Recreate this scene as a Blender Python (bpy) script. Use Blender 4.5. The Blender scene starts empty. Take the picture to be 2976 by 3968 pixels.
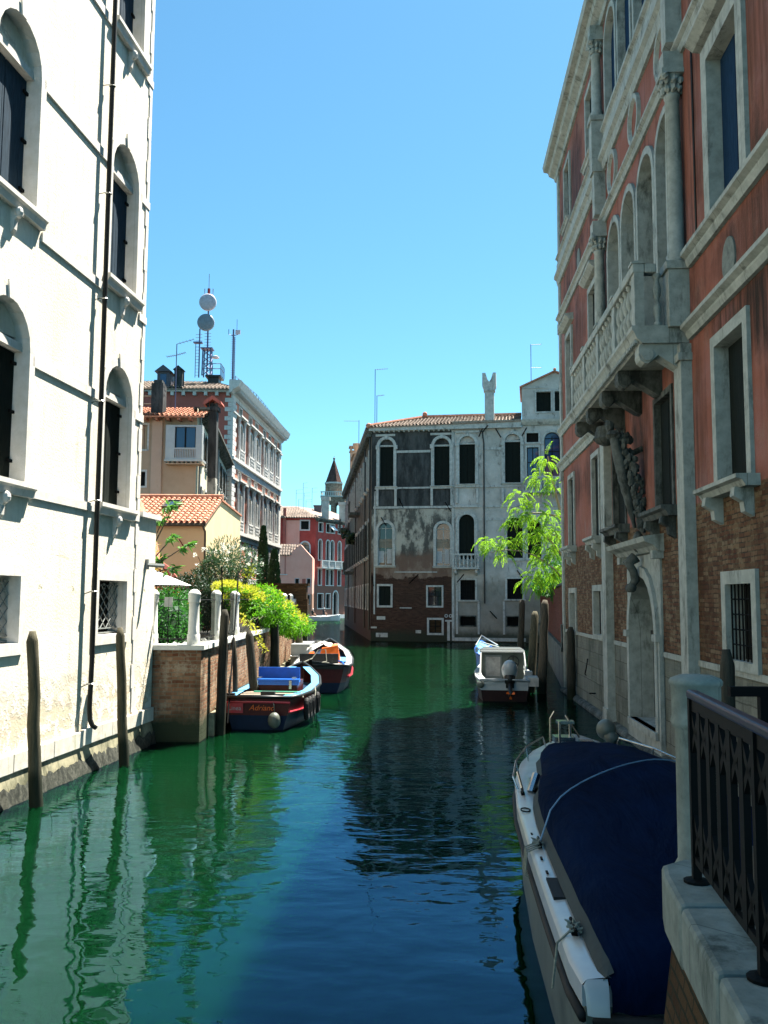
import bpy, math, random
from mathutils import Vector, Matrix
from mathutils.geometry import delaunay_2d_cdt
random.seed(11)
PI = math.pi
sc = bpy.context.scene
col = sc.collection

# ---------------------------------------------------------------- camera, sky, sun, exposure
CAM_Z = 3.2
PITCH = math.atan(334/3500)
ROLL = math.radians(0.3)
cd = bpy.data.cameras.new('camera'); cam = bpy.data.objects.new('camera', cd); col.objects.link(cam)
cd.sensor_fit = 'VERTICAL'; cd.sensor_height = 24.0; cd.lens = 24.0*3500/3968
cd.clip_start = 0.05; cd.clip_end = 3000
cam.matrix_world = Matrix.Translation((0, 0, CAM_Z)) @ Matrix.Rotation(PI/2+PITCH, 4, 'X') @ Matrix.Rotation(ROLL, 4, 'Z')
sc.camera = cam

SUN_EL = math.radians(63)
SUN_AZ = math.radians(52)          # from +X towards +Y
sun_dir = Vector((math.cos(SUN_EL)*math.cos(SUN_AZ), math.cos(SUN_EL)*math.sin(SUN_AZ), math.sin(SUN_EL)))
w = bpy.data.worlds.new('World'); sc.world = w; w.use_nodes = True
nt = w.node_tree
bg = nt.nodes['Background']
sky = nt.nodes.new('ShaderNodeTexSky'); sky.sky_type = 'NISHITA'; sky.sun_disc = False
sky.sun_elevation = SUN_EL; sky.sun_rotation = PI/2-SUN_AZ
sky.air_density = 1.0; sky.dust_density = 0.3; sky.ozone_density = 2.0
tint = nt.nodes.new('ShaderNodeMixRGB'); tint.blend_type = 'MULTIPLY'; tint.inputs[0].default_value = 1; tint.inputs[2].default_value = (.56, .96, .98, 1)
nt.links.new(sky.outputs[0], tint.inputs[1]); nt.links.new(tint.outputs[0], bg.inputs[0]); bg.inputs[1].default_value = 0.051
sl = bpy.data.lights.new('sun', 'SUN'); sl.energy = 5.0; sl.angle = math.radians(0.5); sl.color = (1.0, 0.95, 0.86)
so = bpy.data.objects.new('sun', sl); col.objects.link(so)
so.rotation_euler = (-sun_dir).to_track_quat('-Z', 'Y').to_euler(); so.location = (20, 20, 60)
sc.view_settings.view_transform = 'Standard'; sc.view_settings.look = 'None'
sc.view_settings.exposure = 2.05; sc.view_settings.gamma = 1
sc.render.engine = 'CYCLES'; sc.cycles.diffuse_bounces = 1; sc.cycles.max_bounces = 8

# ---------------------------------------------------------------- objects
def tag(o, label=None, cat=None, group=None, kind=None):
    if label: o['label'] = label
    if cat: o['category'] = cat
    if group: o['group'] = group
    if kind: o['kind'] = kind
    return o
def thing(name, label, cat, loc=(0, 0, 0), rz=0, group=None, rot=None):
    o = bpy.data.objects.new(name, None); col.objects.link(o); o.empty_display_size = .3
    o.location = loc; o.rotation_euler = rot if rot else (0, 0, rz)
    return tag(o, label, cat, group)
class Face:
    """a facade plane: x along the wall (left to right seen from outside), y into the wall, z up"""
    def __init__(s, t, O, D):
        s.t = t; s.loc = Vector((O[0], O[1], O[2] if len(O) > 2 else 0)) - t.location
        s.rz = math.atan2(D[1], D[0])
class MB:
    def __init__(s): s.v = []; s.f = []
    def add(s, vs, fs):
        b = len(s.v); s.v += [tuple(p) for p in vs]; s.f += [tuple(i+b for i in f) for f in fs]; return s
    def box(s, x0, x1, y0, y1, z0, z1):
        if x1 < x0: x0, x1 = x1, x0
        if y1 < y0: y0, y1 = y1, y0
        return s.add([(x, y, z) for z in (z0, z1) for y in (y0, y1) for x in (x0, x1)],
              [(0, 2, 3, 1), (4, 5, 7, 6), (0, 1, 5, 4), (2, 6, 7, 3), (0, 4, 6, 2), (1, 3, 7, 5)])
    def hexa(s, bot, top):
        n = len(bot)
        return s.add(list(bot)+list(top), [tuple(range(n))[::-1], tuple(range(n, 2*n))] + [(i, (i+1) % n, n+(i+1) % n, n+i) for i in range(n)])
    def xz(s, pts, y0, y1):
        n = len(pts)
        return s.add([(p[0], y0, p[1]) for p in pts]+[(p[0], y1, p[1]) for p in pts],
              [tuple(range(n)), tuple(range(n, 2*n))[::-1]]+[(i, n+i, n+(i+1) % n, (i+1) % n) for i in range(n)])
    def yz(s, pts, x0, x1):
        n = len(pts)
        return s.add([(x0, p[0], p[1]) for p in pts]+[(x1, p[0], p[1]) for p in pts],
              [tuple(range(n)), tuple(range(n, 2*n))[::-1]]+[(i, n+i, n+(i+1) % n, (i+1) % n) for i in range(n)])
    def xy(s, pts, z0, z1):
        return s.hexa([(p[0], p[1], z0) for p in pts], [(p[0], p[1], z1) for p in pts])
    def tube(s, pts, r, n=6, cap=True):
        pts = [Vector(p) for p in pts]; m = len(pts)
        rr = r if isinstance(r, (list, tuple)) else [r]*m
        vs = []; fs = []
        up = Vector((0, 0, 1))
        for i, p in enumerate(pts):
            d = (pts[min(i+1, m-1)]-pts[max(i-1, 0)]).normalized()
            if i == 0:
                a = up if abs(d.dot(up)) < .95 else Vector((0, 1, 0)); e = d.cross(a).normalized()
            else:
                q = e-d*e.dot(d); e = q.normalized() if q.length > 1e-4 else d.orthogonal().normalized()
            g = e.cross(d)
            for k in range(n):
                t = 2*PI*k/n; vs.append(p+(e*math.cos(t)+g*math.sin(t))*rr[i])
        for i in range(m-1):
            for k in range(n):
                fs.append((i*n+k, i*n+(k+1) % n, (i+1)*n+(k+1) % n, (i+1)*n+k))
        if cap: fs += [tuple(range(n))[::-1], tuple(range((m-1)*n, m*n))]
        return s.add(vs, fs)
    def lathe(s, c, prof, n=12, a0=0, a1=2*PI):
        full = abs(a1-a0-2*PI) < 1e-6; k = n if full else n+1
        vs = [(c[0]+r*math.cos(a0+(a1-a0)*j/n), c[1]+r*math.sin(a0+(a1-a0)*j/n), c[2]+z) for r, z in prof for j in range(k)]
        fs = []
        for i in range(len(prof)-1):
            for j in range(n):
                j2 = (j+1) % k
                fs.append((i*k+j, i*k+j2, (i+1)*k+j2, (i+1)*k+j))
        fs += [tuple(range(k))[::-1], tuple(range((len(prof)-1)*k, len(prof)*k))]
        return s.add(vs, fs)
    def ball(s, c, rx, ry=None, rz=None, n=12, m=8, jit=0):
        ry = ry or rx; rz = rz or rx
        vs = [(c[0], c[1], c[2]-rz)]
        for i in range(1, m):
            a = -PI/2+PI*i/m
            for j in range(n):
                b = 2*PI*j/n; q = 1+random.uniform(-jit, jit)
                vs.append((c[0]+rx*math.cos(a)*math.cos(b)*q, c[1]+ry*math.cos(a)*math.sin(b)*q, c[2]+rz*math.sin(a)*q))
        vs.append((c[0], c[1], c[2]+rz)); L = len(vs)-1
        fs = [(0, 1+(j+1) % n, 1+j) for j in range(n)]
        for i in range(m-2):
            for j in range(n):
                fs.append((1+i*n+j, 1+i*n+(j+1) % n, 1+(i+1)*n+(j+1) % n, 1+(i+1)*n+j))
        fs += [(1+(m-2)*n+j, 1+(m-2)*n+(j+1) % n, L) for j in range(n)]
        return s.add(vs, fs)
    def quad(s, a, b, c, d): return s.add([a, b, c, d], [(0, 1, 2, 3)])
    def build(s, name, mat, parent=None, smooth=False, bevel=0, label=None):
        me = bpy.data.meshes.new(name); me.from_pydata(s.v, [], s.f); me.update()
        o = bpy.data.objects.new(name, me); col.objects.link(o)
        if mat: me.materials.append(mat)
        if smooth:
            for p in me.polygons: p.use_smooth = True
        if isinstance(parent, Face):
            o.parent = parent.t; o.location = parent.loc; o.rotation_euler = (0, 0, parent.rz)
        elif parent is not None: o.parent = parent
        if bevel:
            b = o.modifiers.new('bevel', 'BEVEL'); b.width = bevel; b.segments = 2; b.limit_method = 'ANGLE'; b.angle_limit = math.radians(40)
        if label: o['label'] = label
        return o
def pieces(mb, name, mat, parent, **k):
    """every loose piece of a mesh as a part of its own"""
    p = list(range(len(mb.v)))
    def fd(i):
        while p[i] != i: p[i] = p[p[i]]; i = p[i]
        return i
    for f in mb.f:
        for i in f[1:]: p[fd(i)] = fd(f[0])
    g = {}
    for f in mb.f: g.setdefault(fd(f[0]), []).append(f)
    out = []
    for fs in g.values():
        ix = {}; m = MB()
        for f in fs:
            for i in f:
                if i not in ix: ix[i] = len(m.v); m.v.append(mb.v[i])
            m.f.append(tuple(ix[i] for i in f))
        out.append(m.build(name, mat, parent, **k))
    return out
def copy_tree(o, parent=None):
    c = o.copy(); col.objects.link(c)
    if parent is not None: c.parent = parent
    for ch in list(o.children): copy_tree(ch, c)
    return c

# ---------------------------------------------------------------- materials
class Mt:
    def __init__(s, name, base=(.5, .5, .5), rough=.8, metal=0, spec=.3):
        s.m = bpy.data.materials.new(name); s.m.use_nodes = True; s.nt = s.m.node_tree
        s.b = s.nt.nodes['Principled BSDF']; s.out = s.nt.nodes['Material Output']
        s.set(s.b.inputs['Base Color'], base); s.b.inputs['Roughness'].default_value = rough
        s.b.inputs['Metallic'].default_value = metal; s.b.inputs['Specular IOR Level'].default_value = spec
        s._co = None
    def set(s, sock, v):
        if isinstance(v, bpy.types.NodeSocket): s.nt.links.new(v, sock)
        elif isinstance(v, (tuple, list)):
            v = tuple(v); sock.default_value = v+(1,) if len(v) == 3 and len(sock.default_value) == 4 else v
        else: sock.default_value = v
    def n(s, t, **k):
        x = s.nt.nodes.new('ShaderNode'+t)
        for a, b in k.items(): setattr(x, a, b)
        return x
    def co(s, sx=1, sy=1, sz=1):
        if not s._co: s._co = s.n('TexCoord')
        mp = s.n('Mapping'); s.nt.links.new(s._co.outputs['Object'], mp.inputs[0]); mp.inputs['Scale'].default_value = (sx, sy, sz)
        return mp.outputs[0]
    def sep(s):
        if not s._co: s._co = s.n('TexCoord')
        x = s.n('SeparateXYZ'); s.nt.links.new(s._co.outputs['Object'], x.inputs[0]); return x.outputs
    def noise(s, scale, detail=4, rough=.6, sc=(1, 1, 1), dist=0):
        x = s.n('TexNoise'); s.nt.links.new(s.co(*sc), x.inputs['Vector'])
        x.inputs['Scale'].default_value = scale; x.inputs['Detail'].default_value = detail; x.inputs['Roughness'].default_value = rough
        x.inputs['Distortion'].default_value = dist
        return x.outputs['Fac']
    def ramp(s, f, stops, interp='LINEAR'):
        x = s.n('ValToRGB'); x.color_ramp.interpolation = interp; s.set(x.inputs[0], f)
        e = x.color_ramp.elements
        while len(e) < len(stops): e.new(.5)
        for q, (p, c) in zip(e, stops):
            q.position = p; q.color = (c, c, c, 1) if not isinstance(c, (tuple, list)) else tuple(c)+(1,)
        return x.outputs[0]
    def mix(s, f, a, b, mode='MIX'):
        x = s.n('MixRGB', blend_type=mode); s.set(x.inputs[0], f); s.set(x.inputs[1], a); s.set(x.inputs[2], b); return x.outputs[0]
    def math(s, op, a, b=0):
        x = s.n('Math', operation=op); s.set(x.inputs[0], a); s.set(x.inputs[1], b); return x.outputs[0]
    def bump(s, h, strength=.3, dist=.02):
        x = s.n('Bump'); s.set(x.inputs['Height'], h); x.inputs['Strength'].default_value = strength; x.inputs['Distance'].default_value = dist
        s.nt.links.new(x.outputs[0], s.b.inputs['Normal'])
    def base(s, c): s.set(s.b.inputs['Base Color'], c); return s
    def above(s, z, wob=.0, soft=.01, scale=3, octx=(1, 1, 1)):
        """mask: 1 above height z, with an uneven edge"""
        h = s.sep()[2]
        if wob: h = s.math('ADD', h, s.math('MULTIPLY', s.math('SUBTRACT', s.noise(scale, 5, .6, octx), .5), wob))
        x = s.n('MapRange'); s.set(x.inputs[0], h); x.inputs[1].default_value = z-soft; x.inputs[2].default_value = z+soft
        return x.outputs[0]
    def brick(s, c1, c2, mortar, w=.26, h=.075, ms=.011):
        p = s.sep(); v = s.n('CombineXYZ')
        wob = s.math('MULTIPLY', s.math('SUBTRACT', s.noise(2.5, 3), .5), .05)
        s.set(v.inputs[0], s.math('ADD', s.math('ADD', p[0], p[1]), wob)); s.set(v.inputs[1], s.math('ADD', p[2], wob))
        x = s.n('TexBrick'); s.nt.links.new(v.outputs[0], x.inputs['Vector'])
        s.set(x.inputs['Color1'], c1); s.set(x.inputs['Color2'], c2); s.set(x.inputs['Mortar'], mortar)
        x.inputs['Scale'].default_value = 1; x.inputs['Brick Width'].default_value = w; x.inputs['Row Height'].default_value = h
        x.inputs['Mortar Size'].default_value = ms; x.inputs['Mortar Smooth'].default_value = .3; x.inputs['Bias'].default_value = -.1
        return x.outputs['Color'], x.outputs['Fac']

def simple(name, c, rough=.7, metal=0, spec=.3, var=.25, scale=6, bump=0, dirt=None):
    m = Mt(name, c, rough, metal, spec)
    d = tuple(x*(1-var) for x in c); l = tuple(min(1, x*(1+var*.6)) for x in c)
    f = m.noise(scale, 5, .65)
    cc = m.ramp(f, [(.3, d), (.7, l)])
    if dirt:
        g = m.ramp(m.noise(scale*.35, 6, .7, (1, 1, .5)), [(.5, 0), (.68, 1)])
        cc = m.mix(g, cc, dirt)
    m.base(cc)
    if bump: m.bump(m.noise(scale*6, 4), bump, .01)
    return m.m

def m_cream():
    m = Mt('cream_plaster', rough=.9, spec=.15)
    c = m.ramp(m.noise(.55, 6, .6), [(.35, (.81, .73, .58)), (.6, (.90, .84, .71))])
    c = m.mix(m.ramp(m.noise(9, 5, .7), [(.45, 0), (.75, .35)]), c, (.60, .53, .40))
    run = m.ramp(m.noise(1.3, 7, .75, (3.0, 1, .22)), [(.53, 0), (.70, .55)]); c = m.mix(run, c, (.50, .44, .31))
    pink = m.ramp(m.noise(.9, 5, .6, (1, 1, .6)), [(.56, 0), (.66, .5)])
    c = m.mix(pink, c, (.80, .66, .55))
    low = m.math('SUBTRACT', 1, m.above(1.55, 1.5, .35, 1.3))
    patch = m.math('MULTIPLY', low, m.ramp(m.noise(2.2, 7, .75), [(.47, 0), (.53, 1)]))
    bc, bf = m.brick((.62, .42, .33), (.70, .60, .42), (.62, .57, .46), .24, .07)
    c = m.mix(patch, c, m.mix(.45, bc, (.66, .62, .42)))
    chip = m.math('MULTIPLY', m.math('SUBTRACT', 1, m.above(4.2, .8, .3)), m.ramp(m.noise(2.6, 8, .72), [(.625, 0), (.64, 1)]))
    crk = m.n('TexVoronoi', feature='DISTANCE_TO_EDGE'); m.nt.links.new(m.co(.5, .5, .38), crk.inputs['Vector']); crk.inputs['Scale'].default_value = .8
    wv = m.math('ADD', crk.outputs['Distance'], m.math('MULTIPLY', m.math('SUBTRACT', m.noise(5, 5, .7), .5), .05)); crack = m.math('MULTIPLY', m.ramp(m.math('ABSOLUTE', wv), [(.0, 1), (.004, 0)]), m.ramp(m.noise(.6, 3, .5), [(.5, 0), (.58, .6)])); c = m.mix(crack, c, (.40, .36, .28))
    c = m.mix(chip, c, (.42, .40, .27))
    m.base(c)
    h = m.math('ADD', m.math('MULTIPLY', m.noise(22, 5), .5), m.math('MULTIPLY', m.math('ADD', patch, chip), -1.0))
    m.bump(h, .6, .03); return m.m
def m_stone(name, c1, c2, dark, amt=.55, rough=.8, sc=1.0):
    m = Mt(name, rough=rough, spec=.25)
    c = m.ramp(m.noise(5*sc, 6, .65), [(.35, c1), (.65, c2)])
    st = m.ramp(m.noise(1.7*sc, 7, .72, (1.4, 1.4, .45)), [(amt, 0), (amt+.14, .85)])
    c = m.mix(st, c, dark)
    j = m.n('TexBrick'); v = m.n('CombineXYZ'); p = m.sep(); m.set(v.inputs[0], m.math('ADD', p[0], p[1])); m.set(v.inputs[1], 0.31)
    m.nt.links.new(v.outputs[0], j.inputs['Vector']); j.inputs['Scale'].default_value = 1; j.inputs['Brick Width'].default_value = 1.15
    j.inputs['Row Height'].default_value = 9; j.inputs['Mortar Size'].default_value = .006; j.offset = 0
    c = m.mix(m.math('MULTIPLY', j.outputs['Fac'], .6), c, dark)
    m.base(c); m.bump(m.noise(26*sc, 6, .7), .3, .015); return m.m
def m_right():
    m = Mt('salmon_plaster_over_brick', rough=.88, spec=.15)
    pl = m.ramp(m.noise(.7, 6, .6), [(.3, (.25, .088, .055)), (.48, (.32, .12, .08)), (.6, (.34, .145, .115)), (.74, (.37, .19, .165))])
    st = m.ramp(m.noise(1.0, 6, .7, (5.5, 1, .28)), [(.50, 0), (.66, .8)])
    sm = m.ramp(m.noise(.28, 3, .5, (1, 1, .8)), [(.38, 0), (.62, 1)])
    pl = m.mix(m.math('MULTIPLY', st, sm), pl, (.035, .028, .022))
    pale = m.ramp(m.noise(1.7, 7, .75, (1, 1, .6)), [(.52, 0), (.66, .55)]); pl = m.mix(pale, pl, (.33, .19, .14))
    blot = m.ramp(m.noise(.42, 7, .7, (1.3, 1, .45)), [(.53, 0), (.64, .9)])
    pl = m.mix(blot, pl, (.045, .032, .028))
    drip = m.ramp(m.noise(1.0, 6, .75, (7, 1, .35)), [(.40, .25), (.58, 1)]); xz = m.sep(); edge = m.math('MULTIPLY', m.math('SUBTRACT', m.noise(1.4, 5, .7), .5), 1.6)
    for (u, z, ru, rz, k, cc) in ((3.9, 16.7, 1.5, 1.9, .95, (.022, .022, .024)), (1.2, 16.6, .7, 1.6, .6, (.03, .026, .026)), (6.3, 6.9, 1.6, .9, .85, (.035, .026, .02)), (2.9, 6.8, 1.5, .9, .8, (.035, .026, .02)), (20.6, 7.3, 2.0, .8, .95, (.03, .022, .015)), (18.9, 7.6, 1.4, .4, .8, (.03, .022, .015)),
            (20.2, 13.0, .9, 4.5, .75, (.09, .045, .028)), (4.2, 11.6, 1.4, 1.2, .7, (.05, .03, .025)), (17.3, 12.2, .35, 3.0, .5, (.05, .03, .025)), (12.5, 7.0, .9, 1.3, .55, (.03, .02, .018)), (19.6, 8.6, 1.8, .5, .7, (.05, .028, .018)), (17.0, 6.2, .35, 1.6, .5, (.05, .03, .02))):
        d = m.math('ADD', m.math('POWER', m.math('ABSOLUTE', m.math('DIVIDE', m.math('SUBTRACT', xz[0], u), ru)), 2), m.math('POWER', m.math('ABSOLUTE', m.math('DIVIDE', m.math('SUBTRACT', xz[2], z), rz)), 2))
        q = m.n('MapRange'); m.set(q.inputs[0], m.math('ADD', d, edge)); q.inputs[1].default_value = 1.25; q.inputs[2].default_value = .35
        pl = m.mix(m.math('MULTIPLY', m.math('MULTIPLY', q.outputs[0], drip), k), pl, cc)
    bc, bf = m.brick((.14, .05, .026), (.22, .125, .065), (.055, .045, .03))
    bc = m.mix(m.ramp(m.noise(3.3, 5, .8), [(.47, 0), (.58, .75)]), bc, (.27, .205, .115))
    bc = m.mix(m.ramp(m.noise(.5, 5, .6), [(.45, 0), (.65, .7)]), bc, (.06, .028, .014))
    # each brick its own tone
    wn = m.n('TexWhiteNoise'); q = m.sep(); cv = m.n('CombineXYZ')
    m.set(cv.inputs[0], m.math('FLOOR', m.math('DIVIDE', q[0], .26))); m.set(cv.inputs[1], m.math('FLOOR', m.math('DIVIDE', q[2], .075)))
    m.nt.links.new(cv.outputs[0], wn.inputs['Vector'])
    bc = m.mix(m.math('MULTIPLY', m.math('SUBTRACT', 1, bf), .5), bc, m.ramp(wn.outputs['Value'], [(.1, (.045, .018, .01)), (.6, (.14, .068, .036)), (.95, (.24, .18, .11))]))
    stn = m.ramp(m.noise(2.1, 6, .7), [(.35, (.13, .14, .105)), (.65, (.24, .24, .19))])
    jb, jf = m.brick((.25, .255, .21), (.15, .16, .125), (.05, .05, .04), .85, .42, .012)
    stn = m.mix(.55, stn, jb)
    stn = m.mix(m.ramp(m.noise(1.2, 7, .7, (1, 1, .5)), [(.5, 0), (.66, .7)]), stn, (.04, .045, .035))
    a = m.above(4.86, .10, .01, 1.5); b = m.above(2.15, .10, .02, 2)
    # worn patches where the plaster has come away just over the brick
    c = m.mix(b, stn, m.mix(a, bc, pl)); m.base(c)
    h = m.math('MULTIPLY', bf, m.math('SUBTRACT', m.math('SUBTRACT', 1, a), 0)); h = m.math('SUBTRACT', m.math('MULTIPLY', m.noise(14, 6, .7), .8), h)
    h = m.math('SUBTRACT', h, m.math('MULTIPLY', jf, m.math('SUBTRACT', 1, b)))
    m.bump(h, .6, .03); return m.m
def m_gray():
    m = Mt('weathered_grey_plaster', rough=.92, spec=.12)
    x = m.sep()
    lt = m.ramp(m.noise(.8, 7, .62), [(.3, (.36, .345, .30)), (.6, (.55, .53, .48)), (.75, (.66, .64, .60))])
    lt = m.mix(m.ramp(m.noise(1.5, 7, .75, (1, 1, .4)), [(.55, 0), (.66, .8)]), lt, (.10, .10, .09))
    lft = m.n('MapRange'); m.set(lft.inputs[0], x[0]); lft.inputs[1].default_value = 6.2; lft.inputs[2].default_value = 6.24; L = m.math('SUBTRACT', 1, lft.outputs[0])
    dk = m.mix(m.ramp(m.noise(1.1, 6, .7, (1.6, 1, .5)), [(.42, 0), (.6, 1)]), (.035, .038, .037), (.085, .088, .085))
    hi = m.above(9.9, .05)
    mot = m.mix(m.ramp(m.noise(.62, 8, .68, (1.4, 1, .7)), [(.44, 0), (.50, .45), (.52, .85), (.60, 1)]), (.46, .43, .355), (.075, .076, .068))
    mot = m.mix(m.ramp(m.noise(1.6, 6, .8), [(.55, 0), (.7, .6)]), mot, (.26, .22, .17))
    mot = m.mix(m.math('MULTIPLY', m.math('SUBTRACT', 1, m.above(6.6, 2.2, .3, .8)), .75), mot, (.20, .12, .085))
    left = m.mix(hi, mot, dk)
    bc, bf = m.brick((.052, .024, .018), (.10, .05, .034), (.07, .056, .042), .27, .08)
    bc = m.mix(m.ramp(m.noise(.8, 6, .7), [(.48, 0), (.62, .6)]), bc, (.055, .035, .025))
    br = m.math('SUBTRACT', 1, m.above(5.0, 2.6, .06, .55))
    left = m.mix(br, left, bc)
    rust = m.ramp(m.noise(.5, 3, .5, (3, 1, .6)), [(.62, 0), (.7, .5)])
    low = m.math('MULTIPLY', m.math('SUBTRACT', 1, m.above(4.6, .8, .4)), .75)
    lt = m.mix(low, lt, m.ramp(m.noise(1.2, 6, .7), [(.35, (.17, .16, .125)), (.65, (.28, .26, .21))]))
    c = m.mix(L, lt, left)
    c = m.mix(m.math('MULTIPLY', m.math('SUBTRACT', 1, m.above(.75, .5, .25)), .85), c, (.035, .045, .03))
    m.base(c)
    h = m.math('SUBTRACT', m.noise(9, 7, .7), m.math('MULTIPLY', m.math('MULTIPLY', bf, br), L)); m.bump(h, .5, .04); return m.m
def m_brick(name, c1, c2, mortar, pale=None, w=.25, h=.072, paleamt=.55, moss=True, dark=(.05, .035, .02)):
    m = Mt(name, rough=.92, spec=.12)
    bc, bf = m.brick(c1, c2, mortar, w, h)
    wn = m.n('TexWhiteNoise'); q = m.sep(); cv = m.n('CombineXYZ')
    m.set(cv.inputs[0], m.math('FLOOR', m.math('DIVIDE', m.math('ADD', q[0], q[1]), w))); m.set(cv.inputs[1], m.math('FLOOR', m.math('DIVIDE', q[2], h)))
    m.nt.links.new(cv.outputs[0], wn.inputs['Vector'])
    bc = m.mix(m.math('MULTIPLY', m.math('SUBTRACT', 1, bf), .45), bc, m.ramp(wn.outputs['Value'], [(.1, tuple(v*.5 for v in c1)), (.9, tuple(min(1, v*1.4) for v in c2))]))
    if pale: bc = m.mix(m.ramp(m.noise(1.6, 7, .75), [(paleamt, 0), (paleamt+.1, .8)]), bc, pale)
    bc = m.mix(m.ramp(m.noise(.9, 6, .7, (1.5, 1.5, .4)), [(.5, 0), (.68, .7)]), bc, dark)
    if moss:
        bc = m.mix(m.math('SUBTRACT', 1, m.above(.55, .5, .15, 2)), bc, (.045, .055, .03))
    m.base(bc); m.bump(m.math('SUBTRACT', m.noise(16, 6, .75), m.math('MULTIPLY', bf, .8)), .7, .03); return m.m
def m_plaster(name, c1, c2, stain, amt=.58, zl=None, lowc=None, sc=.6):
    m = Mt(name, rough=.9, spec=.12)
    c = m.ramp(m.noise(sc, 6, .65), [(.32, c1), (.68, c2)])
    c = m.mix(m.ramp(m.noise(1.2, 7, .75, (2.2, 2.2, .35)), [(amt, 0), (amt+.12, .7)]), c, stain)
    if zl is not None: c = m.mix(m.math('SUBTRACT', 1, m.above(zl, 1.2, .1, 1)), c, lowc)
    m.base(c); m.bump(m.noise(12, 6, .7), .3, .02); return m.m
def m_tile(name='terracotta_tile', a=(.38, .135, .075), b=(.55, .27, .17), d=(.16, .10, .08)):
    m = Mt(name, rough=.85, spec=.2)
    c = m.ramp(m.noise(4.2, 3, .7), [(.35, a), (.5, tuple((x+y)/2 for x, y in zip(a, b))), (.62, b)])
    c = m.mix(m.ramp(m.noise(9, 5, .8), [(.55, 0), (.68, .75)]), c, d)
    c = m.mix(m.ramp(m.noise(6, 2, .5), [(.62, 0), (.7, .5)]), c, (.66, .52, .42))
    m.base(c); m.bump(m.noise(40, 4), .3, .01); return m.m
def m_leaf(name, c1, c2, trans=.45, scale=1.6, rough=.55):
    m = Mt(name, rough=rough, spec=.4)
    c = m.ramp(m.noise(scale, 3, .6), [(.35, c1), (.65, c2)])
    m.base(c)
    t = m.n('BsdfTranslucent'); m.set(t.inputs[0], m.mix(.35, c, (min(1, c2[0]*1.8), min(1, c2[1]*1.7), c2[2]*.6)))
    mx = m.n('MixShader'); mx.inputs[0].default_value = trans
    m.nt.links.new(m.b.outputs[0], mx.inputs[1]); m.nt.links.new(t.outputs[0], mx.inputs[2]); m.nt.links.new(mx.outputs[0], m.out.inputs[0])
    return m.m
def m_wood(name, c1, c2, wet=None):
    m = Mt(name, rough=.85, spec=.2)
    c = m.ramp(m.noise(3, 6, .7, (9, 9, .8)), [(.3, c1), (.7, c2)])
    if wet is not None: c = m.mix(m.math('SUBTRACT', 1, m.above(wet, .3, .12)), c, (.018, .022, .012))
    m.base(c); m.bump(m.noise(4, 6, .7, (14, 14, .8)), .6, .02); return m.m
def m_water():
    m = Mt('canal_water', (.003, .03, .012), .0, 0, .5)
    m.b.inputs['Specular IOR Level'].default_value = 0; m.b.inputs['Roughness'].default_value = 1; m.b.inputs['Subsurface Weight'].default_value = 1
    m.set(m.b.inputs['Subsurface Radius'], (.9, 1.3, 1.1)); m.b.inputs['Subsurface Scale'].default_value = 3.4
    c = m.ramp(m.noise(.16, 3, .5), [(.3, (.0006, .0078, .0022)), (.7, (.001, .0110, .0034))]); m.base(c)
    a = m.noise(1.15, 2, .45, (1.0, 1.25, 1), .3)
    b = m.noise(3.6, 2, .5, (.75, 1.6, 1), .4)
    d = m.noise(.35, 1, .5)
    g = m.noise(11, 2, .5, (.8, 1.5, 1))
    # patches of rippled and of calmer water
    calm = m.ramp(m.noise(.11, 3, .55), [(.38, .35), (.65, 1.0)])
    # the water is stiller in the near, sheltered reach and more ruffled further along the canal
    y = m.sep()[1]
    mr = m.n('MapRange'); m.set(mr.inputs[0], y); mr.inputs[1].default_value = 6; mr.inputs[2].default_value = 24; mr.inputs[3].default_value = .10; mr.inputs[4].default_value = 1.0
    mr2 = m.n('MapRange'); m.set(mr2.inputs[0], y); mr2.inputs[1].default_value = 30; mr2.inputs[2].default_value = 120; mr2.inputs[3].default_value = 1.0; mr2.inputs[4].default_value = 3.5
    far = m.math('MULTIPLY', mr.outputs[0], mr2.outputs[0])
    h = m.math('ADD', m.math('MULTIPLY', a, .050), m.math('MULTIPLY', m.math('MULTIPLY', b, far), .026))
    h = m.math('ADD', h, m.math('MULTIPLY', d, .07))
    h = m.math('ADD', h, m.math('MULTIPLY', m.math('MULTIPLY', g, m.math('MULTIPLY', far, calm)), .0065))
    x = m.n('Bump'); m.set(x.inputs['Height'], h); x.inputs['Strength'].default_value = 1.0; x.inputs['Distance'].default_value = .40
    gl = m.n('BsdfGlossy'); gl.inputs['Roughness'].default_value = .0; m.set(gl.inputs['Color'], (.30, .60, .92))
    fr = m.n('Fresnel'); fr.inputs['IOR'].default_value = 1.33; mx = m.n('MixShader')
    m.set(gl.inputs['Color'], m.mix(m.ramp(fr.outputs[0], [(.22, 0), (.70, 1)]), (.33, .63, .93), (.50, .49, .43)))
    for k in (gl, fr): m.nt.links.new(x.outputs[0], k.inputs['Normal'])
    m.nt.links.new(fr.outputs[0], mx.inputs[0]); m.nt.links.new(m.b.outputs[0], mx.inputs[1]); m.nt.links.new(gl.outputs[0], mx.inputs[2]); m.nt.links.new(mx.outputs[0], m.out.inputs[0]); return m.m
def m_canvas(name, c, rough, metal, spec, var=.35, scale=1.2):
    m = Mt(name, c, rough, metal, spec); m.base(m.ramp(m.noise(scale, 6, .7, (1, .5, 1)), [(.3, tuple(v*.6 for v in c)), (.6, tuple(v*1.3 for v in c)), (.8, tuple(v*2.2 for v in c))]))
    m.bump(m.math('ADD', m.noise(1.6, 4, .6, (1, .35, 1), 1.5), m.math('MULTIPLY', m.noise(9, 4, .6), .12)), .75, .11); return m.m
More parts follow.
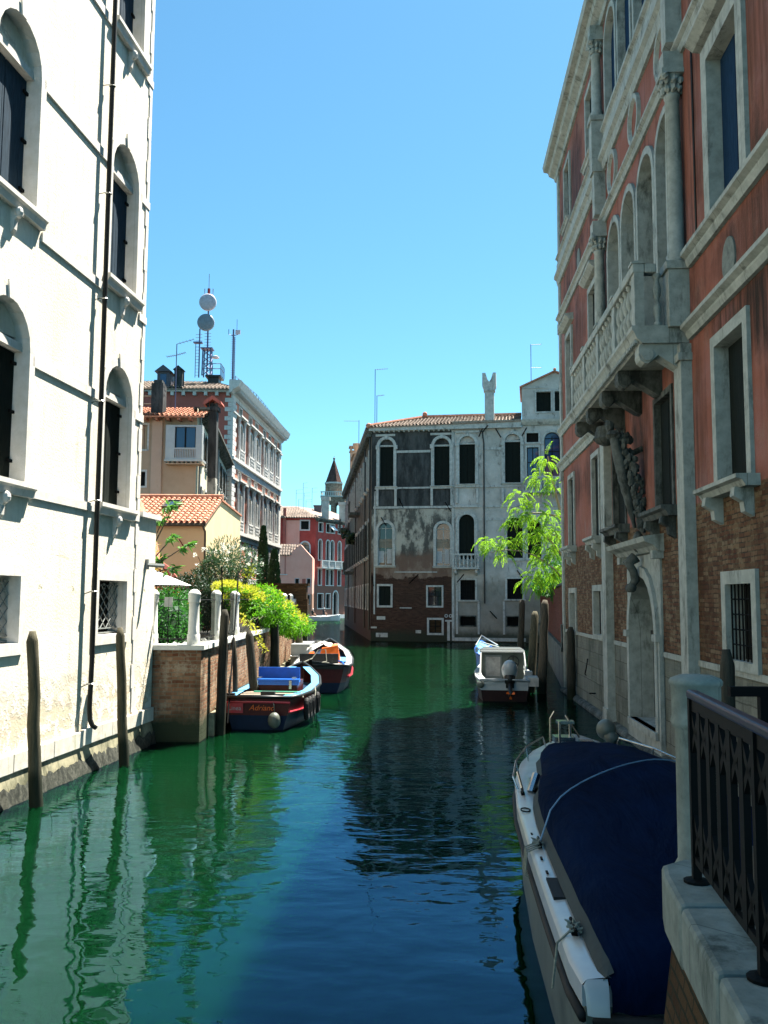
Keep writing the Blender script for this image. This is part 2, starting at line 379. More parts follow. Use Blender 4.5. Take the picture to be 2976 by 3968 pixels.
def m_glass(name='window_glass', c=(.02, .03, .04)):
    m = Mt(name, c, .04, 0, .7); m.bump(m.noise(1.5, 2), .05, .02); return m.m
def m_shutter(name, c, w=.11):
    m = Mt(name, rough=.8, spec=.1)
    cc = m.ramp(m.noise(5, 5, .7, (6, 6, .8)), [(.35, tuple(v*.65 for v in c)), (.7, tuple(v*1.2 for v in c))]); m.base(cc)
    p = m.sep(); f = m.math('FRACT', m.math('DIVIDE', m.math('ADD', p[0], 50), w)); g = m.ramp(f, [(0, 0), (.06, 1), (.94, 1), (1, 0)])
    m.bump(g, .8, .012); return m.m

MAT = {}
def mats():
    M = MAT
    M['cream'] = m_cream()
    M['istria'] = m_stone('istrian_stone_bright', (.66, .62, .54), (.78, .74, .68), (.50, .47, .38), .62)
    M['base'] = m_stone('mossy_base_stone', (.20, .19, .12), (.34, .31, .20), (.05, .055, .03), .48)
    M['tidal'] = m_stone('barnacled_stone', (.025, .028, .02), (.09, .09, .07), (.01, .012, .008), .45, sc=4)
    M['ledge'] = m_stone('ledge_stone', (.58, .53, .44), (.72, .68, .58), (.36, .36, .20), .55, sc=1.5)
    M['trim'] = m_stone('grey_istrian_trim', (.31, .33, .285), (.46, .48, .42), (.07, .08, .065), .54)
    M['trimd'] = m_stone('dark_weathered_trim', (.07, .078, .065), (.15, .16, .14), (.012, .015, .012), .46)
    M['gtrim'] = m_stone('pale_grey_trim', (.38, .385, .35), (.55, .55, .51), (.08, .08, .07), .55)
    M['right'] = m_right(); M['gray'] = m_gray()
    M['gshut'] = m_shutter('dark_green_shutter', (.012, .017, .014))
    M['bshut'] = m_shutter('blue_grey_shutter', (.03, .055, .08), .3)
    M['blueshut'] = m_shutter('navy_shutter', (.012, .04, .085), .14)
    M['glass'] = m_glass(); M['bglass'] = m_glass('blue_window_glass', (.015, .05, .12))
    M['void'] = simple('dark_interior', (.006, .007, .006), .9, var=.3)
    M['iron'] = simple('black_iron', (.0025, .003, .003), .7, .0, .12, var=.3, bump=.1)
    M['rail'] = simple('blue_black_handrail', (.018, .020, .050), .35, .3, .5, var=.3, bump=.1)
    M['pipe'] = simple('brown_drainpipe', (.022, .022, .019), .6, .0, .2, var=.35)
    M['brickg'] = m_brick('garden_wall_brick', (.22, .085, .045), (.34, .20, .115), (.24, .20, .135), (.46, .38, .27), .27, .085, .52)
    M['brickr'] = m_brick('red_wall_brick', (.14, .032, .022), (.19, .055, .034), (.10, .045, .028), None, .24, .07)
    M['brickb'] = m_brick('bridge_brick', (.05, .024, .012), (.085, .05, .025), (.03, .03, .018), None, .25, .075)
    M['tan'] = m_plaster('tan_plaster', (.42, .29, .19), (.53, .38, .27), (.22, .19, .12))
    M['tans'] = m_plaster('pale_yellow_plaster', (.55, .48, .33), (.66, .60, .44), (.22, .19, .13))
    M['yellow'] = m_plaster('ochre_yellow_plaster', (.68, .50, .28), (.76, .58, .34), (.55, .36, .20), .66)
    M['redp'] = m_plaster('dark_red_plaster', (.34, .10, .075), (.42, .14, .11), (.16, .06, .05))
    M['redw'] = m_plaster('red_wall_panel', (.55, .20, .13), (.65, .28, .20), (.36, .16, .12))
    M['crim'] = m_plaster('crimson_plaster', (.34, .055, .045), (.46, .09, .075), (.16, .06, .05), .56, 5.2, (.20, .10, .075))
    M['salmon'] = m_plaster('salmon_pink_plaster', (.78, .36, .27), (.86, .44, .34), (.44, .24, .18), .62, 3.8, (.34, .19, .13))
    M['orange'] = m_plaster('orange_brown_plaster', (.42, .15, .05), (.50, .20, .07), (.25, .13, .06))
    M['white'] = m_stone('white_facade_stone', (.52, .51, .47), (.66, .65, .61), (.20, .20, .17), .56)
    M['tile'] = m_tile(); M['tilep'] = m_tile('pale_old_roof_tile', (.19, .135, .105), (.33, .27, .22), (.075, .065, .055))
    M['pile'] = m_wood('weathered_pile_wood', (.05, .042, .03), (.12, .10, .07), .45)
    M['pilem'] = m_wood('mossy_pile_wood', (.045, .045, .028), (.12, .105, .065), .5)
    M['piled'] = m_wood('dark_pile_wood', (.022, .022, .016), (.07, .062, .045), .4)
    M['post'] = m_stone('white_post_stone', (.62, .62, .56), (.74, .74, .68), (.34, .35, .28), .62)
    M['water'] = m_water()
    M['slab'] = m_stone('parapet_slab', (.15, .165, .14), (.25, .265, .225), (.04, .05, .04), .55, sc=1.3)
    M['paving'] = m_stone('stone_paving', (.05, .052, .045), (.09, .09, .08), (.02, .022, .02), .55)
    M['lead'] = simple('lead_grey', (.09, .085, .10), .6, 0, .3)
    M['black'] = simple('black_paint', (.012, .013, .012), .4, 0, .4, var=.3)
    M['maroon'] = simple('maroon_paint', (.07, .010, .009), .45, 0, .25, var=.3)
    M['red'] = simple('red_paint', (.48, .04, .055), .3, 0, .5, var=.2)
    M['bottom'] = simple('dark_antifouling', (.022, .006, .005), .5, 0, .2)
    M['blue'] = simple('bright_blue_paint', (.015, .13, .55), .3, 0, .5, var=.15)
    M['lblue'] = simple('pale_blue_paint', (.12, .40, .70), .4, 0, .4, var=.2)
    M['navyp'] = simple('navy_paint', (.004, .017, .045), .5, 0, .15)
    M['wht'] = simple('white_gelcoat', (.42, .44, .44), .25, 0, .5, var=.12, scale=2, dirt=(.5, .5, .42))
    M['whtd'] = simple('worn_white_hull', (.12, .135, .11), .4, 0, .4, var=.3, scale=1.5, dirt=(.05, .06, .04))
    M['gdeck'] = simple('green_deck_paint', (.05, .28, .17), .5)
    M['wood'] = m_wood('boat_plank', (.20, .16, .11), (.42, .36, .28))
    M['grayp'] = simple('grey_paint', (.20, .22, .21), .45, 0, .4)
    M['canvas'] = m_canvas('navy_boat_cover', (.0016, .0075, .027), 1.0, 0, .04, var=.35, scale=1.2)
    M['edge'] = simple('cover_edge_grey_green', (.018, .032, .034), .7)
    M['tarp'] = simple('grey_tarpaulin', (.42, .40, .37), .6, bump=.4, var=.35, scale=5)
    M['orangep'] = simple('orange_plastic', (.85, .16, .02), .4)
    M['steel'] = simple('stainless_steel', (.5, .52, .52), .25, 1, .5)
    M['rubber'] = simple('black_rubber', (.012, .012, .012), .7)
    M['rope'] = simple('grey_rope', (.25, .25, .20), .9, var=.4, scale=40)
    M['brope'] = simple('pale_blue_rope', (.20, .32, .45), .8)
    M['fabric'] = simple('white_parasol_fabric', (.85, .85, .84), .85, var=.05)
    M['mast'] = simple('mast_steel', (.10, .11, .20), .5, .5)
    M['dishw'] = simple('pale_dish', (.48, .45, .50), .5); M['dishg'] = simple('grey_dish', (.20, .24, .28), .5)
    M['red_dk'] = simple('red_mast_paint', (.25, .03, .03), .6)
    M['slate'] = m_brick('spire_brick', (.085, .045, .04), (.13, .075, .06), (.07, .05, .045), None, .5, .2, moss=False)
    M['tower'] = m_brick('bell_tower_brick', (.26, .17, .12), (.36, .26, .19), (.26, .21, .16), (.44, .36, .28), .5, .16, .55, moss=False)
    M['skin'] = simple('skin', (.45, .25, .17), .6); M['shirt'] = simple('dark_shirt', (.03, .045, .055), .8)
    M['curtain'] = simple('white_curtain', (.5, .5, .48), .9)
    M['yelp'] = simple('yellow_paint', (.75, .45, .02), .5)
    M['bark'] = m_wood('pale_bark', (.20, .18, .13), (.40, .37, .28))
    M['barkd'] = m_wood('dark_bark', (.05, .04, .03), (.12, .10, .07))
    M['lf_lime'] = m_leaf('lime_green_leaf', (.10, .30, .02), (.26, .46, .03), .5)
    M['lf_vine'] = m_leaf('vine_leaf', (.035, .20, .008), (.14, .36, .015), .5, 1.1)
    M['lf_vine2'] = m_leaf('golden_vine_leaf', (.26, .34, .025), (.42, .42, .05), .5, 1.1)
    M['lf_ole'] = m_leaf('oleander_leaf', (.025, .075, .035), (.065, .14, .065), .2, 2, .4)
    M['lf_dark'] = m_leaf('dark_hedge_leaf', (.012, .08, .012), (.04, .20, .025), .3, 2)
    M['lf_cyp'] = m_leaf('cypress_leaf', (.006, .028, .010), (.014, .050, .016), .08, 2)
    M['lf_med'] = m_leaf('medlar_leaf', (.05, .16, .03), (.12, .30, .06), .35, 2, .35)
    M['lf_brown'] = m_leaf('bronze_leaf', (.30, .17, .03), (.45, .30, .06), .4, 2)
    M['flower'] = m_leaf('white_blossom', (.78, .78, .76), (.85, .85, .82), .3, 2)
mats()
M = MAT
# ---------------------------------------------------------------- architecture helpers
def opening(u0, u1, z0, z1, arched=False, g=0, gb=None, seg=10):
    """outline of an opening grown by g (gb at the foot)"""
    gb = g if gb is None else gb
    a, b = u0-g, u1+g; r0 = (u1-u0)/2
    if not arched: return [(a, z0-gb), (b, z0-gb), (b, z1+g), (a, z1+g)]
    c = (u0+u1)/2; zs = z1-r0; r = r0+g
    return [(a, z0-gb), (b, z0-gb)] + [(c+r*math.cos(PI*k/seg), zs+r*math.sin(PI*k/seg)) for k in range(seg+1)]
def inside(p, poly):
    r = False; n = len(poly)
    for i in range(n):
        a, b = poly[i], poly[(i+1) % n]
        if (a[1] > p[1]) != (b[1] > p[1]) and p[0] < (b[0]-a[0])*(p[1]-a[1])/(b[1]-a[1])+a[0]: r = not r
    return r
def holed(mb, outline, holes, y=0):
    vs = [Vector(p) for p in outline]; es = [(i, (i+1) % len(outline)) for i in range(len(outline))]
    for h in holes:
        b = len(vs); vs += [Vector(p) for p in h]; es += [(b+i, b+(i+1) % len(h)) for i in range(len(h))]
    r = delaunay_2d_cdt(vs, es, [], 0, 1e-5)
    fs = []
    for f in r[2]:
        c = sum((r[0][i] for i in f), Vector((0, 0)))/len(f)
        if inside(c, outline) and not any(inside(c, h) for h in holes): fs.append(tuple(f))
    mb.add([(p[0], y, p[1]) for p in r[0]], fs)
def ring(mb, inner, outer, yf, yb):
    n = len(inner)
    vs = [(p[0], yf, p[1]) for p in inner]+[(p[0], yf, p[1]) for p in outer]+[(p[0], yb, p[1]) for p in inner]+[(p[0], .02, p[1]) for p in outer]
    fs = []
    for i in range(n):
        j = (i+1) % n
        fs += [(i, j, n+j, n+i), (i, 2*n+i, 2*n+j, j), (n+i, n+j, 3*n+j, 3*n+i)]
    mb.add(vs, fs)
def leaves_pair(mb, u0, u1, z0, z1, y, gap=.015, n=2):
    w = (u1-u0)/n
    for k in range(n): mb.box(u0+k*w+gap, u0+(k+1)*w-gap, y, y+.04, z0+gap, z1-gap)
def window(F, holes, u0, u1, z0, z1, arched=False, fw=.16, proud=.05, dep=.28, fill='shutter', fm=None, frame=None,
           sill=None, lun=None, key=None, grille=None, foot=None, cons=False, ped=None, consmat=None, blind=0):
    frame = frame or M['trim']; fm = fm or M['gshut']
    inner = opening(u0, u1, z0, z1, arched); outer = opening(u0, u1, z0, z1, arched, fw, foot if foot is not None else (0.001 if sill else fw))
    mb = MB(); ring(mb, inner, outer, -proud, dep)
    if key and arched:
        c = (u0+u1)/2; mb.xz([(c-.07, z1-.03), (c+.07, z1-.03), (c+.11, z1+fw+.08), (c-.11, z1+fw+.08)], -proud-key, -proud+.004)
    wn = mb.build('window', frame, F)
    holes.append(opening(u0, u1, z0, z1, arched, .012))
    zt = z1
    back = MB(); back.xz(opening(u0, u1, z0, z1, arched, .03), dep-.012, dep+.05)
    if arched and lun:
        zt = z1-(u1-u0)/2-.02
        lm = MB(); lm.xz([(u0, zt+.13)]+[p for p in opening(u0, u1, z0, z1, True)[2:] if p[1] >= zt+.13], dep-.10, dep-.04); lm.build('lunette', lun, wn)
        bm = MB(); bm.box(u0, u1, dep-.20, dep-.04, zt, zt+.13); bm.build('lintel', frame, wn)
    if fill == 'shutter':
        back.build('backing', M['void'], wn)
        s = MB(); nmx = 1
        if arched and not lun:
            zs = z1-(u1-u0)/2; c = (u0+u1)/2; pts = opening(u0+.01, u1-.01, z0, z1-.01, True)
            s.xz([p for p in pts if p[0] <= c+1e-6]+[], dep-.06, dep-.03); s.v = []; s.f = []
            s.xz([(c-.008, z0)]+[(c-.008, z1-.03)]+[p for p in pts[2:] if p[0] < c-.02]+[(u0+.01, z0)], dep-.07, dep-.03)
            s.xz([(u1-.01, z0)]+[p for p in pts[2:] if p[0] > c+.02]+[(c+.008, z1-.03), (c+.008, z0)], dep-.07, dep-.03)
        else: leaves_pair(s, u0, u1, z0, zt, dep-.07)
        pieces(s, 'shutter', fm, wn)
    elif fill == 'glass':
        back.build('pane', fm if fm is not M['gshut'] else M['glass'], wn)
        s = MB(); c = (u0+u1)/2
        for x in (u0+.03, c, u1-.03): s.box(x-.03, x+.03, dep-.06, dep-.013, z0, zt-(.0 if not arched else .25))
        h = zt-z0; k = max(2, int(h/.9))
        for q in range(k+1): s.box(u0, u1, dep-.055, dep-.014, z0+h*q/k*(.86 if arched else .985), z0+h*q/k*(.86 if arched else .985)+.05)
        s.build('sash', M['void'] if not blind else M['gtrim'], wn)
    else:
        back.build('pane', M['void'], wn)
    if sill:
        ov, hh, pr = sill; s = MB()
        s.yz([(0.02, z0), (-pr, z0), (-pr, z0-hh*.35), (-pr*.75, z0-hh*.5), (-pr*.6, z0-hh), (.02, z0-hh)], u0-ov, u1+ov)
        s.build('sill', frame, wn)
        if cons:
            c = MB(); xs = [(u0+u1)/2] if cons == 1 else [u0-.02, u1+.02]
            for x in xs:
                zz = z0-hh
                c.yz([(0.01, zz+.01), (-pr*.8, zz+.01), (-pr*.85, zz-.12), (-pr*.45, zz-.2), (-pr*.4, zz-.34), (.01, zz-.42)], x-(.05 if cons == 1 else .09), x+(.05 if cons == 1 else .09))
                if cons == 1: c.ball((x, -pr*.7, zz-.07), .075, .08, .10, 8, 6)
            pieces(c, 'console', consmat or frame, wn) if cons != 1 else c.build('console', consmat or frame, wn)
    if ped:
        s = MB(); zz = z1+fw+.12
        s.yz([(0.01, zz), (-.14, zz+.02), (-.28, zz+.14), (-.28, zz+.2), (.01, zz+.24)], u0-fw-.18, u1+fw+.18)
        if ped == 2: s.xz([(u0-fw-.18, zz+.24), (u1+fw+.18, zz+.24), ((u0+u1)/2, zz+.62)], -.16, .01)
        s.build('hood', frame, wn)
    if grille:
        g = MB(); W = u1-u0; y = dep-.20
        if grille == 'net':
            for k in range(5):
                x = u0+W*(k+.5)/5
                for sgn in (-1, 1):
                    for q in range(4):
                        za, zb = z0+(z1-z0)*(.12+.2*q), z0+(z1-z0)*(.12+.2*(q+1)); e = sgn*W*.09*(1 if q % 2 else -1)
                        g.tube([(x+(-e if q % 2 else e), y, za), (x+(e if q % 2 else -e), y, zb)], .011, 4)
                g.ball((x, y, z0+(z1-z0)*.93), .03, n=6, m=4)
            g.box(u0, u1, y-.012, y+.012, z0+.1*(z1-z0), z0+.1*(z1-z0)+.025); g.box(u0, u1, y-.012, y+.012, z0+.02, z0+.045)
        else:
            nb = int(W/.16)
            for k in range(nb+1):
                x = u0+W*k/nb; g.tube([(x, y, z0), (x, y, z1)], .014, 4)
            for k in range(1, 5): g.tube([(u0, y, z0+(z1-z0)*k/5), (u1, y, z0+(z1-z0)*k/5)], .011, 4)
        g.build('grille', M['iron'] if grille != 'net' else M['grayp'], wn)
    return wn
def band(F, u0, u1, prof, name='string_course', mat=None):
    m = MB(); m.yz(prof, u0, u1); return m.build(name, mat or M['trim'], F)
def moulding(z0, z1, pr):
    h = z1-z0
    return [(0.01, z0), (-pr*.35, z0), (-pr*.55, z0+h*.35), (-pr*.55, z0+h*.5), (-pr, z0+h*.7), (-pr, z1-.01), (-pr*.9, z1), (0.01, z1)]
def tiles(mb, P, U, S, width, fn, pitch=.24, row=.38, n=4):
    P, U, S = Vector(P), Vector(U).normalized(), Vector(S).normalized(); N = U.cross(S).normalized()
    if N.z < 0: N = -N
    k = int(width/pitch)
    for i in range(k):
        u = (i+.5)*width/k; s0, s1 = fn(u)
        if s1-s0 < .05: continue
        rr = pitch*.43*random.uniform(.95, 1.05); s = s0
        while s < s1-.04:
            e = min(s+row, s1); vs = []
            for (t, r, up) in ((s-.03, rr, .035), (e, rr*.84, .0)):
                j = random.uniform(-.008, .008)
                for q in range(n+1):
                    a = PI*q/n; vs.append(P+U*(u+j+r*math.cos(a))+S*t+N*(r*math.sin(a)*.85+up))
            b = [(q, q+1, n+2+q, n+1+q) for q in range(n)]
            # the thickness of the lower lip
            for q in range(n+1):
                a = PI*q/n; vs.append(P+U*(u+rr*.78*math.cos(a))+S*(s-.03)+N*(rr*.78*math.sin(a)*.85+.03))
            b += [(q, 2*(n+1)+q, 2*(n+1)+q+1, q+1) for q in range(n)]
            mb.add(vs, b); s = e
def slab(mb, pts, t):
    pts = [Vector(p) for p in pts]; n = (pts[1]-pts[0]).cross(pts[2]-pts[0]).normalized()
    if n.z > 0: n = -n
    mb.hexa([p+n*t for p in pts], pts)
def baluster_prof(h, r=.085):
    return [(r*.9, 0), (r*.9, h*.07), (r*.5, h*.1), (r*.6, h*.16), (r, h*.3), (r*.8, h*.42), (r*.42, h*.5), (r*.8, h*.58), (r, h*.7), (r*.6, h*.84), (r*.5, h*.9), (r*.9, h*.93), (r*.9, h)]
def scroll_bracket(mb, x, z, pr, h, w):
    """console carrying a balcony: z is the underside of the slab"""
    pts = [(0.01, z), (-pr, z), (-pr-.02, z-.10)]
    cy, cz, r = -pr+.13, z-.20, .15
    pts += [(cy+r*math.cos(a), cz+r*math.sin(a)) for a in [PI*(1-.12), PI, PI*1.2, PI*1.4, PI*1.55]]
    pts += [(-pr*.62, z-.20), (-pr*.42, z-h*.62), (-pr*.12, z-h*.95), (.01, z-h)]
    mb.yz(pts, x-w/2, x+w/2)
    mb.tube([(x-w/2-.03, cy, cz), (x+w/2+.03, cy, cz)], .11, 10)
def shell(mb, u0, u1, z0, z1, depth, front=False):
    """side, back and top sheets behind a facade sheet"""
    mb.quad((u0, 0, z0), (u0, depth, z0), (u0, depth, z1), (u0, 0, z1)); mb.quad((u1, 0, z0), (u1, 0, z1), (u1, depth, z1), (u1, depth, z0))
    mb.quad((u0, depth, z0), (u1, depth, z0), (u1, depth, z1), (u0, depth, z1)); mb.quad((u0, 0, z1), (u1, 0, z1), (u1, depth, z1), (u0, depth, z1))

# ---------------------------------------------------------------- the setting
mb = MB(); mb.quad((-300, -60, 0), (300, -60, 0), (300, 500, 0), (-300, 500, 0))
tag(mb.build('water', M['water']), kind='structure')
mb = MB(); mb.quad((-600, -200, -2.5), (600, -200, -2.5), (600, 1500, -2.5), (-600, 1500, -2.5))
tag(mb.build('ground', M['paving']), kind='structure')
mb = MB(); mb.xy([(-5.3, 20.8), (-4.4, 20.8), (-4.4, 42.2), (-9.5, 42.2), (-9.5, 32), (-9.5, 20.8)], -2.4, 2.0)
tag(mb.build('terrace', M['paving']), kind='structure')

# ---------------------------------------------------------------- cream palazzo on the left
T = thing('cream_palazzo', 'tall cream palazzo with arched shuttered windows and a long brown drainpipe on the left', 'building', (-5.83, 14.14, 0))
F = Face(T, (-5.83, 14.14), (.112, 1))
H = []
IS = M['istria']; lunm = M['cream']
for c0 in (-1.10-4.3, -1.10, 3.2):
    u0, u1 = c0, c0+1.35
    window(F, H, u0, u1, 2.46, 3.52, fw=.18, proud=.045, dep=.36, fill='dark', frame=IS, grille='net')
    for (z0, z1, fm) in ((5.0, 7.85, 'gshut'), (9.5, 12.5, 'bshut'), (14.82, 17.3, 'bshut')):
        wn = window(F, H, u0, u1, z0, z1, True, fw=.17, proud=.035, dep=.30, fm=M[fm], frame=IS, sill=(.22, .22, .15), lun=lunm, key=.03, cons=1)
        hg = MB()
        for q in range(3):
            zz = z0+(z1-z0)*(.12+.28*q); hg.box(u0-.005, u0+.14, .19, .225, zz, zz+.05); hg.box(u1-.14, u1+.005, .19, .225, zz, zz+.05)
        pieces(hg, 'hinge', M['iron'], wn)
w_ = MB(); holed(w_, [(-9, .76), (6.22, .76), (6.22, 4.92), (5.15, 4.92), (5.15, 18.4), (-9, 18.4)], H)
w_.quad((5.15, 0, 4.92), (5.15, 9, 4.92), (5.15, 9, 18.4), (5.15, 0, 18.4)); w_.quad((6.22, 0, -.4), (6.22, .3, -.4), (6.22, .3, 4.92), (6.22, 0, 4.92))
w_.quad((5.15, .3, 4.92), (6.22, .3, 4.92), (6.22, .3, 0), (5.15, .3, 0)); w_.quad((-9, 0, 0), (-9, 9, 0), (-9, 9, 18.4), (-9, 0, 18.4))
w_.quad((-9, 9, 0), (5.15, 9, 0), (5.15, 9, 18.4), (-9, 9, 18.4)); w_.quad((-9, 0, 18.4), (5.15, 0, 18.4), (5.15, 9, 18.4), (-9, 9, 18.4))
w_.build('wall', M['cream'], F)
ledge = MB()
x = -9
while x < 6.2:
    L = random.uniform(.9, 1.5); e = min(x+L, 6.24); j = random.uniform(0, .02)
    ledge.box(x+.006, e-.006, -.055-j, .02, .47+random.uniform(-.012, .012), .765+random.uniform(-.01, .012)); x = e
ledge.build('ledge_course', M['ledge'], F, bevel=.012)
bs = MB(); bs.yz([(.05, .52), (-.02, .48), (-.10, .14), (.1, .14)], -9, 6.2); bs.build('base_wall', M['base'], F)
td = MB()
n_ = 150; vs = []; fs = []
for i in range(n_+1):
    u = -9+15.2*i/n_
    for (y, z) in ((-.07, .26), (-.11, .12), (-.14, .0), (-.17, -.12), (-.2, -.5)):
        vs.append((u, y-random.uniform(0, .05), z+random.uniform(-.05, .05)))
for i in range(n_):
    for k in range(4): fs.append((i*5+k, (i+1)*5+k, (i+1)*5+k+1, i*5+k+1))
td.add(vs, fs); td.build('tidal_band', M['tidal'], F, smooth=True)
for (z0, z1) in ((4.80, 4.95), (6.95, 7.12), (9.12, 9.28), (11.72, 11.89), (14.54, 14.71)):
    s = MB(); segs = [(-9, -5.5), (-4.1, -1.2), (.36, 3.08), (4.68, 5.19)] if z0 in (6.95, 11.72) else [(-9, -5.64), (-3.8, -1.34), (.50, 2.95), (4.80, 5.19)]
    for a, b in segs: s.box(a, b, -.035, .02, z0, z1)
    pieces(s, 'string_course', IS, F)
q_ = MB()
for k in range(34):
    z = .8+k*.5
    if z > 18: break
    wd = .17 if k % 2 else .12; q_.box(5.155-wd, 5.165, -.02, .02, z, z+.492)
q_.build('corner_quoins', IS, F)
c_ = MB(); c_.box(5.20, 6.34, -.08, .38, 4.92, 5.03); c_.build('coping', IS, F)
p_ = MB(); zz = [17.9]
path = [(2.80, -.13, 18.2)]+[(2.79+.004*math.sin(z), -.13, z) for z in range(17, 1, -1)]+[(2.76, -.13, 1.15), (2.76, -.15, .95), (2.78, -.19, .84), (2.84, -.23, .80)]
p_.tube(path, .046, 10); pp = p_.build('drainpipe', M['pipe'], F, smooth=True)
p_ = MB()
for z in (1.6, 3.3, 5.0, 6.9, 8.9, 11.0, 13.2, 15.5): p_.tube([(2.79+.058*math.cos(a*PI/5), -.13+.058*math.sin(a*PI/5), z) for a in range(11)], .013, 4); p_.tube([(2.73, -.1, z), (2.66, .01, z-.05)], .01, 4)
pieces(p_, 'clamp', M['steel'], pp)
s = MB(); s.box(5.62, 5.70, -.06, .02, 3.80, 4.02); s.tube([(5.66, -.03, 3.9), (5.86, -.34, 3.88)], .05, 6); s.build('wall_spout', M['grayp'], F)
r_ = MB(); r_.box(-9.3, 5.5, -.45, 9, 18.4, 18.55); r_.build('roof', M['tile'], F)

# ---------------------------------------------------------------- salmon palazzo on the right
T = thing('salmon_palazzo', 'tall salmon red palazzo with brick ground floor, stone balcony and arched doorway on the right', 'building', (6.40, 32.2, 0))
F = Face(T, (6.40, 32.2), (-.0582, -1)); H = []
TR = M['trim']
for (a, b, z0, z1) in ((1.62, 2.85, 2.18, 3.40), (6.3, 7.5, 2.22, 3.43)):
    window(F, H, a, b, z0, z1, fw=.17, proud=.05, dep=.14, fill='dark', frame=TR, foot=.12)
window(F, H, 18.2, 19.35, 2.3, 3.44, fw=.2, proud=.06, dep=.24, fill='dark', frame=TR, grille='bar', foot=.14)
window(F, H, 22.4, 23.6, 2.3, 3.44, fw=.2, proud=.06, dep=.35, fill='dark', frame=TR, foot=.14)
for (a, b, cn) in ((1.75, 2.8, 2), (6.38, 7.4, 2)):
    window(F, H, a, b, 4.93, 7.22, fw=.15, proud=.05, dep=.13, frame=TR, sill=(.3, .2, .3), cons=cn)
for (a, b) in ((9.45, 10.8), (13.9, 15.15)):
    window(F, H, a, b, 4.97, 7.2, fw=.12, proud=.04, dep=.16, frame=M['trimd'], sill=(.35, .2, .34), cons=2, consmat=M['trimd'])
window(F, H, 18.0, 19.35, 4.97, 7.25, fw=.19, proud=.06, dep=.24, frame=TR, sill=(.38, .17, .34), cons=2)
window(F, H, 22.4, 23.8, 4.97, 7.25, fw=.19, proud=.08, dep=.42, frame=TR, sill=(.38, .17, .34), cons=2)
for (a, b) in ((1.75, 2.8), (6.4, 7.5)): window(F, H, a, b, 9.35, 12.1, fw=.18, proud=.07, dep=.14, frame=TR, ped=1)
for (a, b) in ((18.05, 19.5), (22.4, 23.8)): window(F, H, a, b, 9.36, 12.1, fw=.28, proud=.07, dep=.24, frame=TR, fm=M['blueshut'], ped=1)
ARC = [9.45, 11.17, 12.92, 14.62]
for a in ARC: window(F, H, a, a+1.36, 8.12, 12.68, True, fw=.16, proud=.07, dep=.27, fill='dark', frame=TR)
for a in ARC: window(F, H, a, a+1.3, 16.0, 18.42, True, fw=.14, proud=.06, dep=.2, fm=M['blueshut'], frame=TR)
for (a, b) in ((1.8, 2.9), (6.4, 7.5), (18.0, 19.4), (22.4, 23.8)): window(F, H, a, b, 16.0, 18.1, fw=.17, proud=.06, dep=.15, frame=TR, sill=(.2, .15, .2))
# doorway
DH = opening(11.35, 13.75, .55, 3.70, True, .012); H.append(DH)
w_ = MB(); holed(w_, [(0, -.4), (27, -.4), (27, 19.0), (0, 19.0)], H); shell(w_, 0, 27, -.4, 19.0, 9); w_.build('wall', M['right'], F)
d = MB(); ring(d, opening(11.35, 13.75, .55, 3.70, True), opening(11.35, 13.75, .55, 3.70, True, .22, .0), -.12, .45)
outer = [(10.95, .35), (14.1, .35), (14.1, 4.16), (10.95, 4.16)]
holed(d, outer, [opening(11.35, 13.75, .55, 3.70, True, .2, .2)], -.045); d.quad((14.1, -.045, .35), (14.1, .01, .35), (14.1, .01, 4.16), (14.1, -.045, 4.16))
d.quad((10.95, -.045, .35), (10.95, .01, .35), (10.95, .01, 4.16), (10.95, -.045, 4.16))
d.box(10.98, 11.33, -.17, -.03, 2.36, 2.50); d.box(13.77, 14.12, -.17, -.03, 2.36, 2.50)
d.box(14.0, 14.12, -.10, -.02, .35, 2.36)
dr = d.build('doorway', TR, F)
s = MB(); s.xz(opening(11.3, 13.8, .5, 3.75, True), .43, .5); s.build('door', M['gshut'], dr)
s = MB(); s.box(11.35, 13.75, .38, .428, 2.35, 2.5); s.box(12.52, 12.58, .38, .428, .6, 2.35); s.build('door_rail', M['black'], dr)
s = MB(); s.yz([(.01, 4.16), (-.12, 4.18), (-.2, 4.28), (-.38, 4.36), (-.42, 4.46), (.01, 4.52)], 10.35, 14.3); s.box(10.7, 11.0, -.22, .01, 4.02, 4.18); s.box(14.02, 14.25, -.22, .01, 4.02, 4.18); s.build('door_cornice', TR, dr)
s = MB(); s.tube([(12.55, -.18, 4.12), (12.55, -.34, 3.98), (12.55, -.24, 3.82), (12.55, -.20, 3.62), (12.55, -.28, 3.48)], [.13, .12, .09, .10, .07], 8); s.tube([(12.42, -.3, 3.45), (12.68, -.3, 3.45)], .1, 10); s.build('keystone_scroll', M['trimd'], dr, smooth=True)
s = MB(); s.box(11.25, 13.9, -.16, .44, .40, .545); s.box(11.0, 14.1, -.10, .01, -.3, .398); s.build('threshold', TR, dr)
